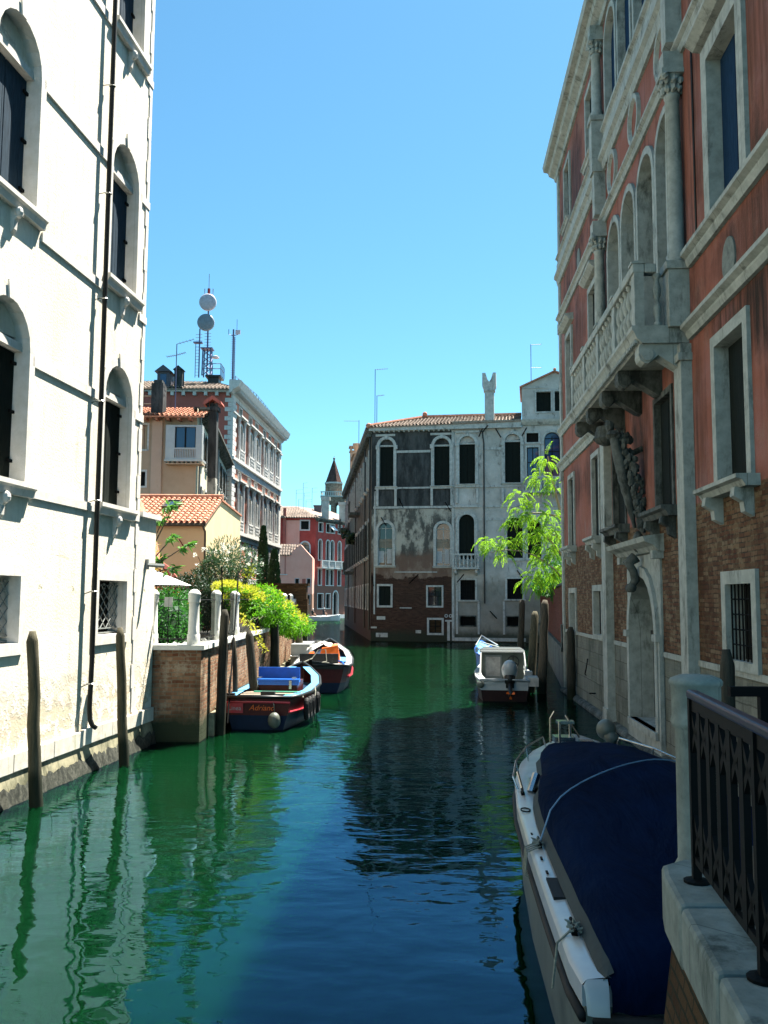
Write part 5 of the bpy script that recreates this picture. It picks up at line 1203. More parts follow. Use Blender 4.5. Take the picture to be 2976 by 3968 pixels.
# cypresses
def cypress(x, y, z0, z1, r, label):
    T = thing('cypress', label, 'tree', (x, y, z0), group='slim cypresses in the garden'); h = z1-z0
    s = MB()
    for _ in range(int(5200*h/5*r/.4)):
        t = random.random(); a = random.uniform(0, 2*PI); rr = r*min(1, (1-t)**.42*1.1)*min(1, .5+t*5)*random.uniform(.72, 1.05)
        p = Vector((rr*math.cos(a), rr*math.sin(a), h*t)); leaf(s, p, Vector((math.cos(a)*.35, math.sin(a)*.35, 1))+rv()*.3, .17, .05)
    s.build('foliage', M['lf_cyp'], T); s = MB(); s.tube([(0, 0, 0), (0, 0, h*.9)], [r*.55, .03], 8); s.build('trunk', M['lf_cyp'], T)
cypress(-6.15, 46, .5, 6.75, .36, 'taller of the two dark slim cypresses beside the garden portal')
cypress(-5.45, 45, .5, 5.5, .42, 'shorter and broader of the two dark cypresses, next to the vine')
# the golden green vine hanging over the canal wall
T = thing('wisteria_vine', 'bright yellow green wisteria vine spilling over the garden wall towards the canal', 'vine', (0, 0, 0))
E1 = [(-4.75, 27.6, 3.5, .38, 1.0, .14), (-4.45, 29.6, 3.1, .5, 1.3, .42), (-4.1, 31.4, 2.8, .74, 1.5, .70), (-3.8, 33.2, 2.45, .66, 1.4, .68), (-3.5, 35.0, 2.15, .55, 1.1, .5), (-3.1, 36.2, 2.05, .33, .7, .34)]
blob(E1, 13000, .12, .05, .55, .4, .8, .6).build('foliage', M['lf_vine'], T)
s = MB()
for e in E1[:5]:
    for _ in range(int(600 if e[1] < 30 else 200)):
        v = rv(); v.z = abs(v.z)*.9+.1; v.normalize(); p = Vector(e[:3])+Vector((v.x*e[3], v.y*e[4], v.z*e[5]))*random.uniform(.93, 1.12); leaf(s, p, (v+rv()+Vector((0, 0, -.2))), .13, .055)
def strand(mb, p, q, sag, n, L, W, spread=.10):
    p = Vector(p); q = Vector(q)
    for i in range(n):
        t = i/n; c = p.lerp(q, t)+Vector((0, 0, -sag*math.sin(PI*t))); leaf(mb, c+rv()*spread, rv()+Vector((0, 0, -.5)), L, W)
strand(s, (-4.8, 25.6, 3.55), (-4.25, 24.6, 3.2), .1, 60, .12, .05); strand(s, (-4.6, 27.5, 3.2), (-4.1, 26.5, 2.55), -.1, 60, .11, .05); strand(s, (-4.1, 26.5, 2.55), (-3.95, 28.8, 1.95), -.1, 90, .11, .05); strand(s, (-3.95, 28.8, 1.95), (-3.85, 29.6, 1.5), 0, 45, .1, .045)
strand(s, (-4.6, 30.5, 3.9), (-4.55, 31, 4.25), 0, 90, .12, .05, .16)
s.build('golden_foliage', M['lf_vine2'], T)
s = MB(); s.tube([(-4.2, 31, 1.9), (-4.3, 30.6, 2.6), (-4.3, 30, 3.2)], .05, 5); s.tube([(-4.3, 34, 1.9), (-4.1, 33.4, 2.7)], .04, 5)
for k in range(10): s.tube([(-4.2, 27+k, 2.1), (-4.0, 27.2+k, 2.5), (-3.9, 27.5+k, 2.6)], .012, 4)
s.build('stem', M['barkd'], T)
# big leaves from the left
T = thing('medlar_branch', 'leafy branches with long drooping leaves reaching out beyond the cream palazzo', 'tree', (-6.6, 22.6, 2.0))
s = MB(); lf = MB()
for (tip, n) in (((1.35, 0, 3.55), 26), ((1.05, .1, 3.2), 20), ((1.75, .0, 2.55), 26), ((1.3, .2, 2.75), 18), ((1.45, -.1, 1.95), 20), ((1.1, 0, 2.2), 18)):
    tp = Vector(tip); s.tube([(0, 0, 0), (.45, 0, 1.7), tuple(tp)], [.05, .03, .01], 5)
    for k in range(n):
        t = random.uniform(.0, .5); c = tp+Vector((-.6*t, 0, -.25*t)); d = Vector((random.uniform(-.3, 1), random.uniform(-1, 1), random.uniform(-.9, .35))); leaf(lf, c, d, random.uniform(.2, .3), .075)
s.build('trunk', M['barkd'], T); lf.build('foliage', M['lf_med'], T)
T = thing('bamboo_shrub', 'yellowish feathery shrub growing between the cream palazzo and the swept orange wall', 'shrub', (-7.0, 26.3, 2.0))
s = blob([(.15, 0, 2.0, .35, .5, .9), (.5, 0, 1.2, .6, .5, .5), (.9, 0, .8, .8, .5, .35)], 2600, .12, .02, .2, .7, .5); s.build('foliage', M['lf_brown'], T)
s = blob([(.05, 0, 2.2, .3, .4, 1.1)], 1800, .11, .03, .2, .7, .5); s.build('green_foliage', M['lf_vine'], T)
s = MB()
for k in range(8): s.tube([(k*.12, 0, 0), (k*.14, 0, 1.2+random.random())], .012, 4)
s.build('stem', M['bark'], T)
# the tree over the red wall
T = thing('ailanthus_tree', 'sunlit lime green tree with drooping feathery fronds above the red brick wall', 'tree', (8.1, 37.5, .5))
def pt(px, py, Y): return Vector(((px-1488)/3500*Y*1.0, Y, CAM_Z+(2318-py)/3500*Y))-Vector((8.1, 37.5, .5))
wd = MB(); lf = MB()
root = Vector((0, 0, 0)); fork = pt(2190, 2040, 37.5)
wd.tube([root, (.0, 0, 3), fork, pt(2150, 1880, 37.4), pt(2128, 1760, 37.3)], [.16, .12, .08, .05, .02], 7)
BR = [((2180, 2150), (2089, 2052), 36.6, .05), ((2200, 2260), (2120, 2180), 36.5, .045), ((2120, 2180), (2020, 2133), 36.2, .03), ((2020, 2133), (1900, 2140), 36, .02), ((2178, 2000), (2030, 1985), 36.8, .035), ((2165, 1900), (2110, 1830), 37, .02), ((2180, 2100), (2130, 2060), 37, .03)]
for (a, b, Y, r) in BR: wd.tube([pt(*a, Y+.4), (pt(*a, Y+.4)+pt(*b, Y))/2+Vector((0, 0, .08)), pt(*b, Y)], [r*1.3, r, r*.6], 5)
wd.build('trunk', M['bark'], T)
def frond(p, d, L):
    d = d.normalized(); q = p; n = 13; sd = d.cross(Vector((0, 0, 1))).normalized()
    for i in range(n):
        st = L/n; q = q+d*st; d = (d+Vector((0, 0, -.16))).normalized(); f = 1-.35*abs(i-5)/5
        for sg in (-1, 1):
            leaf(lf, q, sd*sg*.8+d*.55+Vector((0, 0, -.45))+rv()*.25, .145*f, .038*f, Vector((0, 0, 1))+rv()*.5)
    leaf(lf, q, d, .14, .045)
CL = [((2120, 1775), 36.9, .42, 20), ((2100, 1850), 36.8, .5, 26), ((2150, 1880), 36.9, .45, 20), ((2090, 1940), 36.8, .35, 10),
      ((2010, 1925), 36.4, .38, 20), ((2020, 1985), 36.3, .5, 26), ((2070, 2000), 36.6, .5, 22), ((1990, 2030), 36.2, .35, 12), ((2135, 1990), 36.9, .5, 26), ((2150, 2060), 36.9, .5, 26), ((2060, 2060), 36.6, .45, 20), ((2100, 2060), 36.5, .5, 24),
      ((1885, 2095), 35.9, .28, 13), ((1915, 2120), 36, .32, 16), ((1960, 2110), 36.1, .32, 15), ((2000, 2095), 36.2, .3, 13), ((1950, 2150), 36, .25, 8),
      ((2120, 2120), 36.8, .5, 24), ((2160, 2150), 36.9, .5, 24), ((2085, 2165), 36.7, .4, 18), ((2110, 2215), 36.8, .5, 26), ((2160, 2235), 37, .5, 28), ((2070, 2240), 36.6, .35, 16), ((2040, 2255), 36.5, .3, 10), ((2095, 2270), 36.8, .35, 16), ((2190, 2200), 37.5, .5, 20), ((2200, 2080), 37.5, .5, 20)]
for (c, Y, r, n) in CL:
    c = pt(*c, Y)
    for _ in range(int(n*.95)):
        v = rv(); v.z = v.z*.7+.15; frond(c+Vector((v.x*r*.5, v.y*r*.8, v.z*r*.55)), Vector((v.x, v.y, v.z*.5+.15)), random.uniform(.42, .62))
lf.build('foliage', M['lf_lime'], T)
T = thing('ivy_shrub', 'dark green shrub hanging over the top of the red brick wall', 'shrub', (8.6, 41.5, .5))
s = blob([(.0, 0, 3.7, 1.0, 3.0, 1.0), (-.9, 2, 3.3, .6, 2, .6), (-.4, -3, 3.4, .8, 1.5, .7)], 7000, .13, .06, .3, .45); s.build('foliage', M['lf_dark'], T)
s = MB(); s.tube([(0, 0, 0), (0, 0, 3.7)], .08, 6); s.build('trunk', M['barkd'], T)

# ---------------------------------------------------------------- mooring piles
def pile(bx, by, tx, ty, zt, r, label, mat='pile', grp=None, taper=.85, point=.16, n=10):
    T = thing('mooring_pile', label, 'mooring pile', (bx, by, 0), group=grp)
    s = MB(); d = Vector((tx-bx, ty-by, zt)); pts = []; rr = []
    for k in range(9):
        t = -.35+1.35*k/8; pts.append(tuple(d*t+Vector((random.uniform(-.012, .012), random.uniform(-.012, .012), 0)))); rr.append(r*(1-(1-taper)*max(0, t))*random.uniform(.96, 1.04))
    pts.append(tuple(d*(1+point/zt))); rr.append(r*taper*.55)
    s.tube(pts, rr, n); s.build('shaft', M[mat], T, smooth=True); return T
pile(-5.31, 14.2, -5.46, 14.2, 2.5, .105, 'grey wooden mooring pile nearest the camera in front of the cream palazzo', grp='piles by the cream palazzo', mat='pilem')
pile(-4.92, 17.55, -5.07, 17.55, 2.45, .10, 'grey wooden mooring pile below the barred window near the corner of the cream palazzo', grp='piles by the cream palazzo', mat='pilem')
pile(-3.82, 21.6, -3.78, 21.6, 2.75, .125, 'thick dark mooring pile standing in front of the corner of the brick garden wall', 'piled')
pile(-3.75, 23.6, -3.92, 23.9, 2.0, .07, 'thin dark pile leaning back on the garden wall behind the thick corner pile', 'piled', grp='piles leaning on the garden wall')
pile(-3.35, 24.4, -3.62, 24.6, 2.15, .13, 'dark pile leaning left between the corner pile and the blue boat box', 'piled', grp='piles leaning on the garden wall')
pile(-3.68, 31.2, -3.74, 31.2, 2.6, .17, 'stout black pile under the hanging vine behind the blue boat box', 'piled', grp='piles under the vine')
pile(-3.42, 38.2, -3.60, 38.2, 2.25, .17, 'brown pile at the far end of the garden wall just left of the maroon boats', 'pilem', grp='piles under the vine')
pile(5.40, 31.2, 5.62, 31.6, 3.0, .165, 'thick mooring pile leaning right with pale split top, beside the white cabin boat', 'pile', grp='piles by the red wall')
pile(5.08, 31.6, 5.36, 32.2, 2.6, .16, 'thick mooring pile just left of the tallest split topped pile by the white cabin boat', 'pilem', grp='piles by the red wall')
pile(5.2, 35, 5.40, 35.4, 3.0, .14, 'black thin pile at the back of the cluster by the red wall', 'piled', grp='piles by the red wall')
pile(6.05, 29.4, 6.05, 29.4, 2.15, .15, 'dark rounded pile against the near corner of the salmon palazzo', 'piled', grp='piles by the red wall')
pile(3.42, 9.1, 3.42, 9.1, 2.55, .085, 'dark square topped pile behind the stone bridge post', 'piled')
for i, x in enumerate((-12.0, -11.35, -10.7)):
    T = thing('striped_pile', ['leftmost of the three yellow topped striped mooring poles at the far bend', 'middle one of the three yellow topped striped mooring poles at the far bend', 'rightmost of the three yellow topped mooring poles at the far bend'][i], 'mooring pole', (x*.80, 104-i*2, 0), group='yellow topped poles')
    s = MB(); s.tube([(0, 0, -.5), (0, 0, 3.6)], .18, 8); s.build('shaft', M['piled'], T, smooth=True); s = MB(); s.tube([(0, 0, 3.0), (0, 0, 3.75)], .2, 8); s.build('cap', M['yelp'], T)
for (x, y, z, tx, ty, tz, l) in ((-3.72, 22.0, .2, -3.93, 24.5, 3.9, 'thin dark boat hook pole leaning on the garden fence'), (-3.88, 21.9, 2.7, -3.92, 21.9, 3.95, 'thin metal rod rising from the thick corner pile')):
    T = thing('boat_pole', l, 'pole', (x, y, z)); s = MB(); s.tube([(0, 0, 0), (tx-x, ty-y, tz-z)], .018, 6); s.build('rod', M['iron'], T)

# ---------------------------------------------------------------- boats
def loft(mb, secs, closed=False):
    n = len(secs[0]); vs = [p for sct in secs for p in sct]; fs = []
    for i in range(len(secs)-1):
        for k in range(n-1): fs.append((i*n+k, i*n+k+1, (i+1)*n+k+1, (i+1)*n+k))
    mb.add(vs, fs)
def half(st, t0=0, t1=1, n=5, sg=1, off=0):
    """one side of a hull; st = list of (y, rail half width, water half width, rail z)"""
    out = []
    for (y, w, ww, z) in st:
        row = []
        for k in range(n):
            t = t0+(t1-t0)*k/(n-1); zz = z*(1-t)+(-.25)*t; hw = w+(ww-w)*(t**1.35); row.append((sg*(hw+off), y, zz))
        out.append(row)
    return out
def hull(T, st, mats_, split, stern=True, rail=.035, railmat='black', names=('hull', 'bottom_paint')):
    """upper strake and lower strake on both sides with a transom"""
    for (t0, t1, mt, nm) in ((0, split, mats_[0], names[0]), (split, 1, mats_[1], names[1])):
        s = MB()
        for sg in (-1, 1): loft(s, half(st, t0, t1, 4, sg))
        if stern:
            a = half(st[:1], t0, t1, 4, -1)[0]; b = half(st[:1], t0, t1, 4, 1)[0]; s.add(a+b[::-1], [tuple(range(8))])
        s.build(nm, M[mt], T, smooth=False)
    s = MB()
    for sg in (-1, 1): s.tube([(sg*w, y, z) for (y, w, ww, z) in st], rail, 6)
    s.tube([(-st[0][1], st[0][0], st[0][3]), (0, st[0][0]-.03, st[0][3]+.01), (st[0][1], st[0][0], st[0][3])], rail, 6); return s.build('rub_rail', M[railmat], T, smooth=True)
def txt(body, size, mat, parent, loc, rot, shear=0, name='lettering', ext=.002):
    cu = bpy.data.curves.new('t', 'FONT'); cu.body = body; cu.size = size; cu.shear = shear; cu.extrude = ext; cu.align_x = 'CENTER'; cu.resolution_u = 3
    o = bpy.data.objects.new('t', cu); col.objects.link(o); bpy.context.view_layer.update()
    me = bpy.data.meshes.new_from_object(o.evaluated_get(bpy.context.evaluated_depsgraph_get())); bpy.data.objects.remove(o)
    me.materials.clear(); me.materials.append(M[mat]); x = bpy.data.objects.new(name, me); col.objects.link(x); x.parent = parent; x.location = loc; x.rotation_euler = rot; return x
# near work boat with blue box
T = thing('work_boat', 'maroon and blue wooden work boat with a blue lidded box, Adriano painted on the stern', 'boat', (-3.05, 22.35, 0), rz=math.radians(-4))
st = [(0, .80, .55, .78), (.9, .93, .72, .74), (2.2, 1.02, .85, .72), (3.8, 1.0, .82, .76), (5.2, .78, .5, .86), (6.3, .35, .12, 1.02), (6.8, .03, .0, 1.15)]
hull(T, st, ('maroon', 'navyp'), .42, rail=.045)
s = MB(); s.tube([(-.80, -.02, .66), (0, -.05, .67), (.80, -.02, .66)], .028, 5); s.tube([(sx, y, z) for (sx, y, z) in ((.78, -.02, .44), (.91, .9, .40), (1.0, 2.2, .38), (.98, 3.8, .42))], .03, 5); s.build('stripe', M['red'], T)
s = MB(); s.box(-.76, -.36, -.03, .01, .40, .64); s.build('name_board', M['red'], T)
txt('Linea', .15, 'wht', T, (-.56, -.035, .47), (PI/2, 0, 0)); txt('Adriano', .19, 'orangep', T, (.10, -.03, .47), (PI/2, 0, 0), .35)
s = MB(); loft(s, [[(-.97*w, y, z-.10), (.97*w, y, z-.10)] for (y, w, ww, z) in [(a, b, c, min(d, .68)) for a, b, c, d in st[:6]]]); s.build('deck', M['navyp'], T)
s = MB()
for (y, m_) in ((.10, 0), (.35, 0)): s.box(-.72, .72, y, y+.14, .70, .74)
for k in range(4): s.box(-.7, .78, .75+k*.33, .92+k*.33, .685, .725)
s.build('deck_planks', M['wood'], T)
s = MB(); s.box(.42, .82, .8, 1.0, .73, .75); s.box(-.45, .9, 1.6, 1.72, .73, .76); s.build('green_board', M['gdeck'], T)
s = MB()
for sg in (-1, 1): loft(s, [[(sg*(w-.04), y, z+.03), (sg*(w-.26), y, z+.03)] for (y, w, ww, z) in st[:6]])
s.build('side_deck', M['lblue'], T)
s = MB(); s.box(-.58, .60, 2.15, 3.2, .62, .95); bx = s.build('storage_box', M['maroon'], T)
s = MB(); s.box(-.64, .66, 2.10, 2.35, .95, 1.03); s.box(-.64, .66, 2.08, 2.14, .88, .952); s.box(-.56, .58, 2.72, 2.78, .95, 1.30); s.build('lid', M['blue'], bx)
s = MB(); s.box(-.5, -.43, 2.06, 2.1, .78, 1.0); s.box(.4, .47, 2.06, 2.1, .78, 1.0); s.box(-.48, -.38, 2.2, 2.4, 1.03, 1.07); s.box(.45, .55, 2.2, 2.4, 1.03, 1.07); s.build('hasp', M['steel'], bx)
s = MB(); s.box(-.05, .30, .55, .70, .74, .86); s.box(.1, .55, .5, .62, .74, .8); s.box(-.85, -.6, .05, .2, .76, .86); pieces(s, 'hatch', M['black'], T)
s = MB(); s.tube([(.3, .15, .76), (.42, -.12, .62), (.45, -.16, .42)], .012, 5); s.ball((.45, -.20, .26), .16, .16, .19, 12, 9); fd = s.build('ball_fender', M['whtd'], T, smooth=True)
for k, y in enumerate((.95, 1.3, 1.7, 2.4)):
    s = MB(); x = 1.06+.02*k
    n = 18
    for q in range(n):
        a, b = 2*PI*q/n, 2*PI*(q+1)/n; R_, r_ = .22, .07; ring_ = []
        for t in (a, b):
            for w_i in range(6):
                c = 2*PI*w_i/6; rr = R_+r_*math.cos(c); ring_.append((x+r_*math.sin(c), y+rr*math.sin(t)*.6, .40+rr*math.cos(t)))
        s.add(ring_, [(w_i, (w_i+1) % 6, 6+(w_i+1) % 6, 6+w_i) for w_i in range(6)])
    s.build('tyre_fender', M['rubber'], T, smooth=True)
s = MB(); s.tube([(-.78, .05, .78), (-.86, -.25, .55), (-.8, -.6, .35), (-.7, -.75, .9)], .014, 5); s.tube([(1.0, 2.7, .8), (1.1, 2.2, .72), (1.12, 1.6, .25), (1.15, 1.55, -.1)], .014, 5); s.tube([(.75, 1.1, .78), (.9, 1.0, .80), (.99, .8, .7)], .014, 5); s.build('rope', M['rope'], T)
# second work boat
T = thing('cargo_boat', 'maroon cargo boat carrying orange and grey covered goods, moored behind the blue box boat', 'boat', (-2.15, 31.0, 0), rz=math.radians(1.5))
st = [(0, .82, .5, .92), (.8, .98, .7, .84), (2.5, 1.08, .85, .78), (5, 1.08, .82, .82), (7.5, .9, .55, .95), (9.3, .45, .15, 1.15), (10.2, .03, 0, 1.35)]
hull(T, st, ('maroon', 'navyp'), .5, rail=.05)
s = MB()
for sg in (-1, 1): s.tube([(sg*(w-.02), y, z-.36) for (y, w, ww, z) in st[1:6]], .045, 5)
s.build('stripe', M['red'], T)
s = MB(); s.xz([(-.8, .8), (.8, .8), (.8, .92), (.3, 1.0), (-.3, 1.08), (-.5, 1.02), (-.8, .93)], -.05, .0); s.build('transom_top', M['black'], T)
s = MB(); s.box(-.8, .85, .1, .85, .86, .92); s.box(-.5, .6, .3, 2.4, .80, .84); s.build('stern_deck', M['tarp'], T)
s = MB(); s.box(-.75, .60, .95, 1.05, .9, 1.25); s.box(-.75, -.68, .9, .95, .9, 1.25); s.box(.35, .42, .9, .95, .9, 1.25); s.build('dark_board', M['black'], T)
s = MB()
for sg in (-1, 1): loft(s, [[(sg*(w-.03), y, z+.04), (sg*(w-.24), y, z+.04)] for (y, w, ww, z) in st[1:6]])
s.build('side_deck', M['tarp'], T)
s = MB(); loft(s, [[(-.97*w, y, z-.2), (.97*w, y, z-.2)] for (y, w, ww, z) in st[:6]]); s.build('deck', M['navyp'], T)
s = MB(); s.box(.35, .9, 3.2, 5.6, .7, .84); s.build('blue_hatch', M['lblue'], T)
s = MB(); s.hexa([(-.2, 2.4, .8), (.62, 2.5, .8), (.62, 4.2, .8), (-.2, 4.2, .8)], [(-.05, 2.6, 1.35), (.55, 2.75, 1.45), (.5, 4.0, 1.45), (0, 4.0, 1.4)]); s.hexa([(-.75, 2.2, .8), (-.2, 2.2, .8), (-.2, 3.2, .8), (-.75, 3.2, .8)], [(-.5, 2.5, 1.2), (-.35, 2.5, 1.22), (-.35, 3.0, 1.22), (-.5, 3.0, 1.2)]); s.build('orange_crate', M['orangep'], T)
s = MB(); vs = []; n = 9
for i in range(n):
    for j in range(n):
        x = -.62+1.15*i/(n-1); y = 2.9+2.2*j/(n-1); vs.append((x, y, 1.5-.55*abs(x+.05)**1.4+.05*math.sin(i*2.1+j)+.04*random.random()-.12*(j/(n-1)-.4)**2))
s.add(vs, [(i*n+j, (i+1)*n+j, (i+1)*n+j+1, i*n+j+1) for i in range(n-1) for j in range(n-1)]); s.build('tarpaulin', M['tarp'], T, smooth=True)
s = MB(); s.tube([(-.6, .3, 1.0), (-.3, .8, 1.1), (-.1, 1.0, 1.38), (.15, 1.0, 1.4), (.2, .8, 1.0), (.0, .4, .98), (.3, .3, .98)], .018, 5); s.build('hose', M['rope'], T); s = MB(); s.tube([(.55, 1.0, 1.02), (.75, .9, .98), (.82, .5, .9)], .03, 5); s.build('blue_hose', M['blue'], T)
s = MB(); s.box(-.36, -.26, -.12, .02, .92, 1.12); s.build('stern_post', M['iron'], T)
T = thing('white_dinghy', 'plain white boat tucked between the garden wall and the cargo boat', 'boat', (-3.35, 36.5, 0)); st = [(0, .36, .3, .85), (1.5, .42, .36, .85), (3, .38, .3, .9), (4.2, .1, .05, 1.0)]
hull(T, st, ('wht', 'wht'), .5, railmat='wht'); s = MB(); loft(s, [[(-w, y, z), (w, y, z)] for (y, w, ww, z) in st]); s.box(-.4, .36, .5, 3.2, .85, 1.32); s.build('deckhouse', M['wht'], T)
# white cabin boat on the right
T = thing('white_cabin_boat', 'small white cabin boat seen from behind with tilted outboard motor, moored by the piles', 'boat', (3.80, 28.7, 0), rz=math.radians(-6))
T.scale = (.95, .95, .95)
st = [(0, .80, .66, .68), (1.2, .92, .78, .70), (2.6, .96, .80, .76), (4.2, .80, .5, .86), (5.4, .42, .14, .98), (6.0, .04, 0, 1.06)]
hull(T, st, ('wht', 'bottom'), .34, railmat='wht', rail=.05)
s = MB()
for sg in (-1, 1): loft(s, [[(sg*(w+.0), y, z+.03), (sg*(w-.20), y, z+.05), (sg*(w-.20), y, z-.4)] for (y, w, ww, z) in st[:4]])
s.box(-.78, -.30, -.03, .16, .55, .72); s.box(.42, .78, -.03, .16, .55, .72); s.box(-.3, .42, .02, .14, .3, .55); s.build('side_deck', M['wht'], T)
s = MB(); s.box(-.74, .74, .1, 3.0, .12, .16); s.build('cockpit_floor', M['grayp'], T)
s = MB(); s.box(-.76, .76, 2.5, 2.6, .15, 1.48); s.box(-.76, .76, 2.6, 4.2, .78, .9); bh = s.build('bulkhead', M['whtd'], T)
s = MB(); s.box(-.62, -.02, 2.46, 2.5, .4, 1.36); s.build('cabin_door', M['grayp'], bh); s = MB(); s.box(-.57, -.07, 2.43, 2.46, .62, 1.3); s.build('door_panel', M['tarp'], bh)
s = MB(); s.box(-.80, .80, 2.3, 3.6, 1.46, 1.52); s.hexa([(-.80, 2.3, 1.52), (.80, 2.3, 1.52), (.80, 3.7, 1.5), (-.80, 3.7, 1.5)], [(-.68, 2.5, 1.62), (.68, 2.5, 1.62), (.66, 3.5, 1.6), (-.66, 3.5, 1.6)]); s.build('hard_top', M['edge'], T)
s = MB()
for sg in (-1, 1): s.tube([(sg*.78, 1.7, .78), (sg*.76, 2.15, 1.42), (sg*.74, 2.25, 1.5)], .03, 6); s.tube([(sg*.80, 1.2, .75), (sg*.76, 2.25, 1.5)], .02, 6)
s.tube([(-.76, 2.22, 1.5), (.76, 2.22, 1.5)], .035, 6); s.tube([(-.78, 2.28, 1.58), (.7, 2.28, 1.58)], .025, 6); s.build('top_frame', M['wht'], T); s = MB(); s.tube([(-.8, -.04, .72), (-.3, -.14, .74), (.4, -.14, .72), (.8, -.04, .68)], .022, 6); s.build('stern_rail', M['wht'], T)
s = MB(); n = 20; c = Vector((.38, 2.25, 1.15))
s.tube([c+Vector((.2*math.cos(2*PI*k/n), .04*math.sin(2*PI*k/n), .2*math.sin(2*PI*k/n))) for k in range(n+1)], .018, 6)
for k in range(3): a = PI/2+2*PI*k/3; s.tube([c, c+Vector((.2*math.cos(a), .02, .2*math.sin(a)))], .014, 5)
s.tube([c, (.38, 2.5, 1.1)], .025, 5); s.build('steering_wheel', M['black'], T)
s = MB(); s.ball((.18, .16, 1.0), .27, .36, .36, 14, 10); s.v = [(x, y+(z-.98)*-.35, z) for x, y, z in s.v]; mo = s.build('outboard_motor', M['wht'], T, smooth=True)
s = MB(); s.ball((.18, .02, .74), .20, .20, .24, 14, 10); s.box(.05, .31, -.12, .2, .45, .8); s.build('motor_cowl', M['black'], mo, smooth=True)
s = MB(); s.tube([(.18, .0, .6), (.18, -.35, .45), (.18, -.62, .28)], [.09, .07, .05], 8); s.ball((.18, -.68, .30), .09, .12, .09, 8, 6); s.build('motor_leg', M['black'], mo)
s = MB()
for k in range(3):
    a = 2*PI*k/3+.5; p = Vector((.18, -.80, .30)); leaf_ = Vector((math.cos(a), 0, math.sin(a))); s.hexa([p+leaf_*.03+Vector((0, .0, 0)), p+leaf_*.14+Vector((-leaf_.z*.05, .02, leaf_.x*.05)), p+leaf_*.15+Vector((0, .0, 0)), p+leaf_*.12+Vector((leaf_.z*.05, -.02, -leaf_.x*.05))], [q+Vector((0, .01, 0)) for q in (p+leaf_*.03, p+leaf_*.14+Vector((-leaf_.z*.05, .02, leaf_.x*.05)), p+leaf_*.15, p+leaf_*.12+Vector((leaf_.z*.05, -.02, -leaf_.x*.05)))])
s.build('propeller', M['orangep'], mo)
s = MB(); s.ball((-.78, -.02, .55), .13, n=10, m=8); s.build('fender', M['whtd'], T, smooth=True)
s = MB(); s.box(.80, 1.12, .0, 1.0, .50, .78); s.box(.74, .98, 1.0, 1.5, .6, .9); s.build('locker', M['tarp'], T)
T2 = thing('blue_skiff', 'bow of a small blue and white rowing skiff moored ahead of the white cabin boat', 'boat', (4.25, 35.4, 0), rz=math.radians(0)); st = [(0, .50, .4, 1.02), (1.4, .52, .4, 1.04), (3.0, .38, .2, 1.12), (4.6, .04, 0, 1.36)]
hull(T2, st, ('blue', 'navyp'), .5, railmat='blue', rail=.04); s = MB(); loft(s, [[(-w*.93, y, z), (w*.93, y, z)] for (y, w, ww, z) in st[2:]]); loft(s, [[(-w*.93, y, z-.05), (w*.93, y, z-.05)] for (y, w, ww, z) in st[:3]]); s.build('foredeck', M['lblue'], T2)
s = MB(); s.tube([(-.5, .4, 1.2), (.1, 1.8, 1.3), (-.2, 2.8, 1.4), (.3, 1.2, 1.3), (.5, .5, 1.22)], .025, 5); s.tube([(-.45, 2.0, 1.3), (0, 4.0, 1.62), (.45, 2.0, 1.3)], .03, 5); s.box(-.62, -.52, .5, .6, 1.1, 1.3); s.box(.52, .62, .5, .6, 1.1, 1.3); s.build('bow_rail', M['wht'], T2)
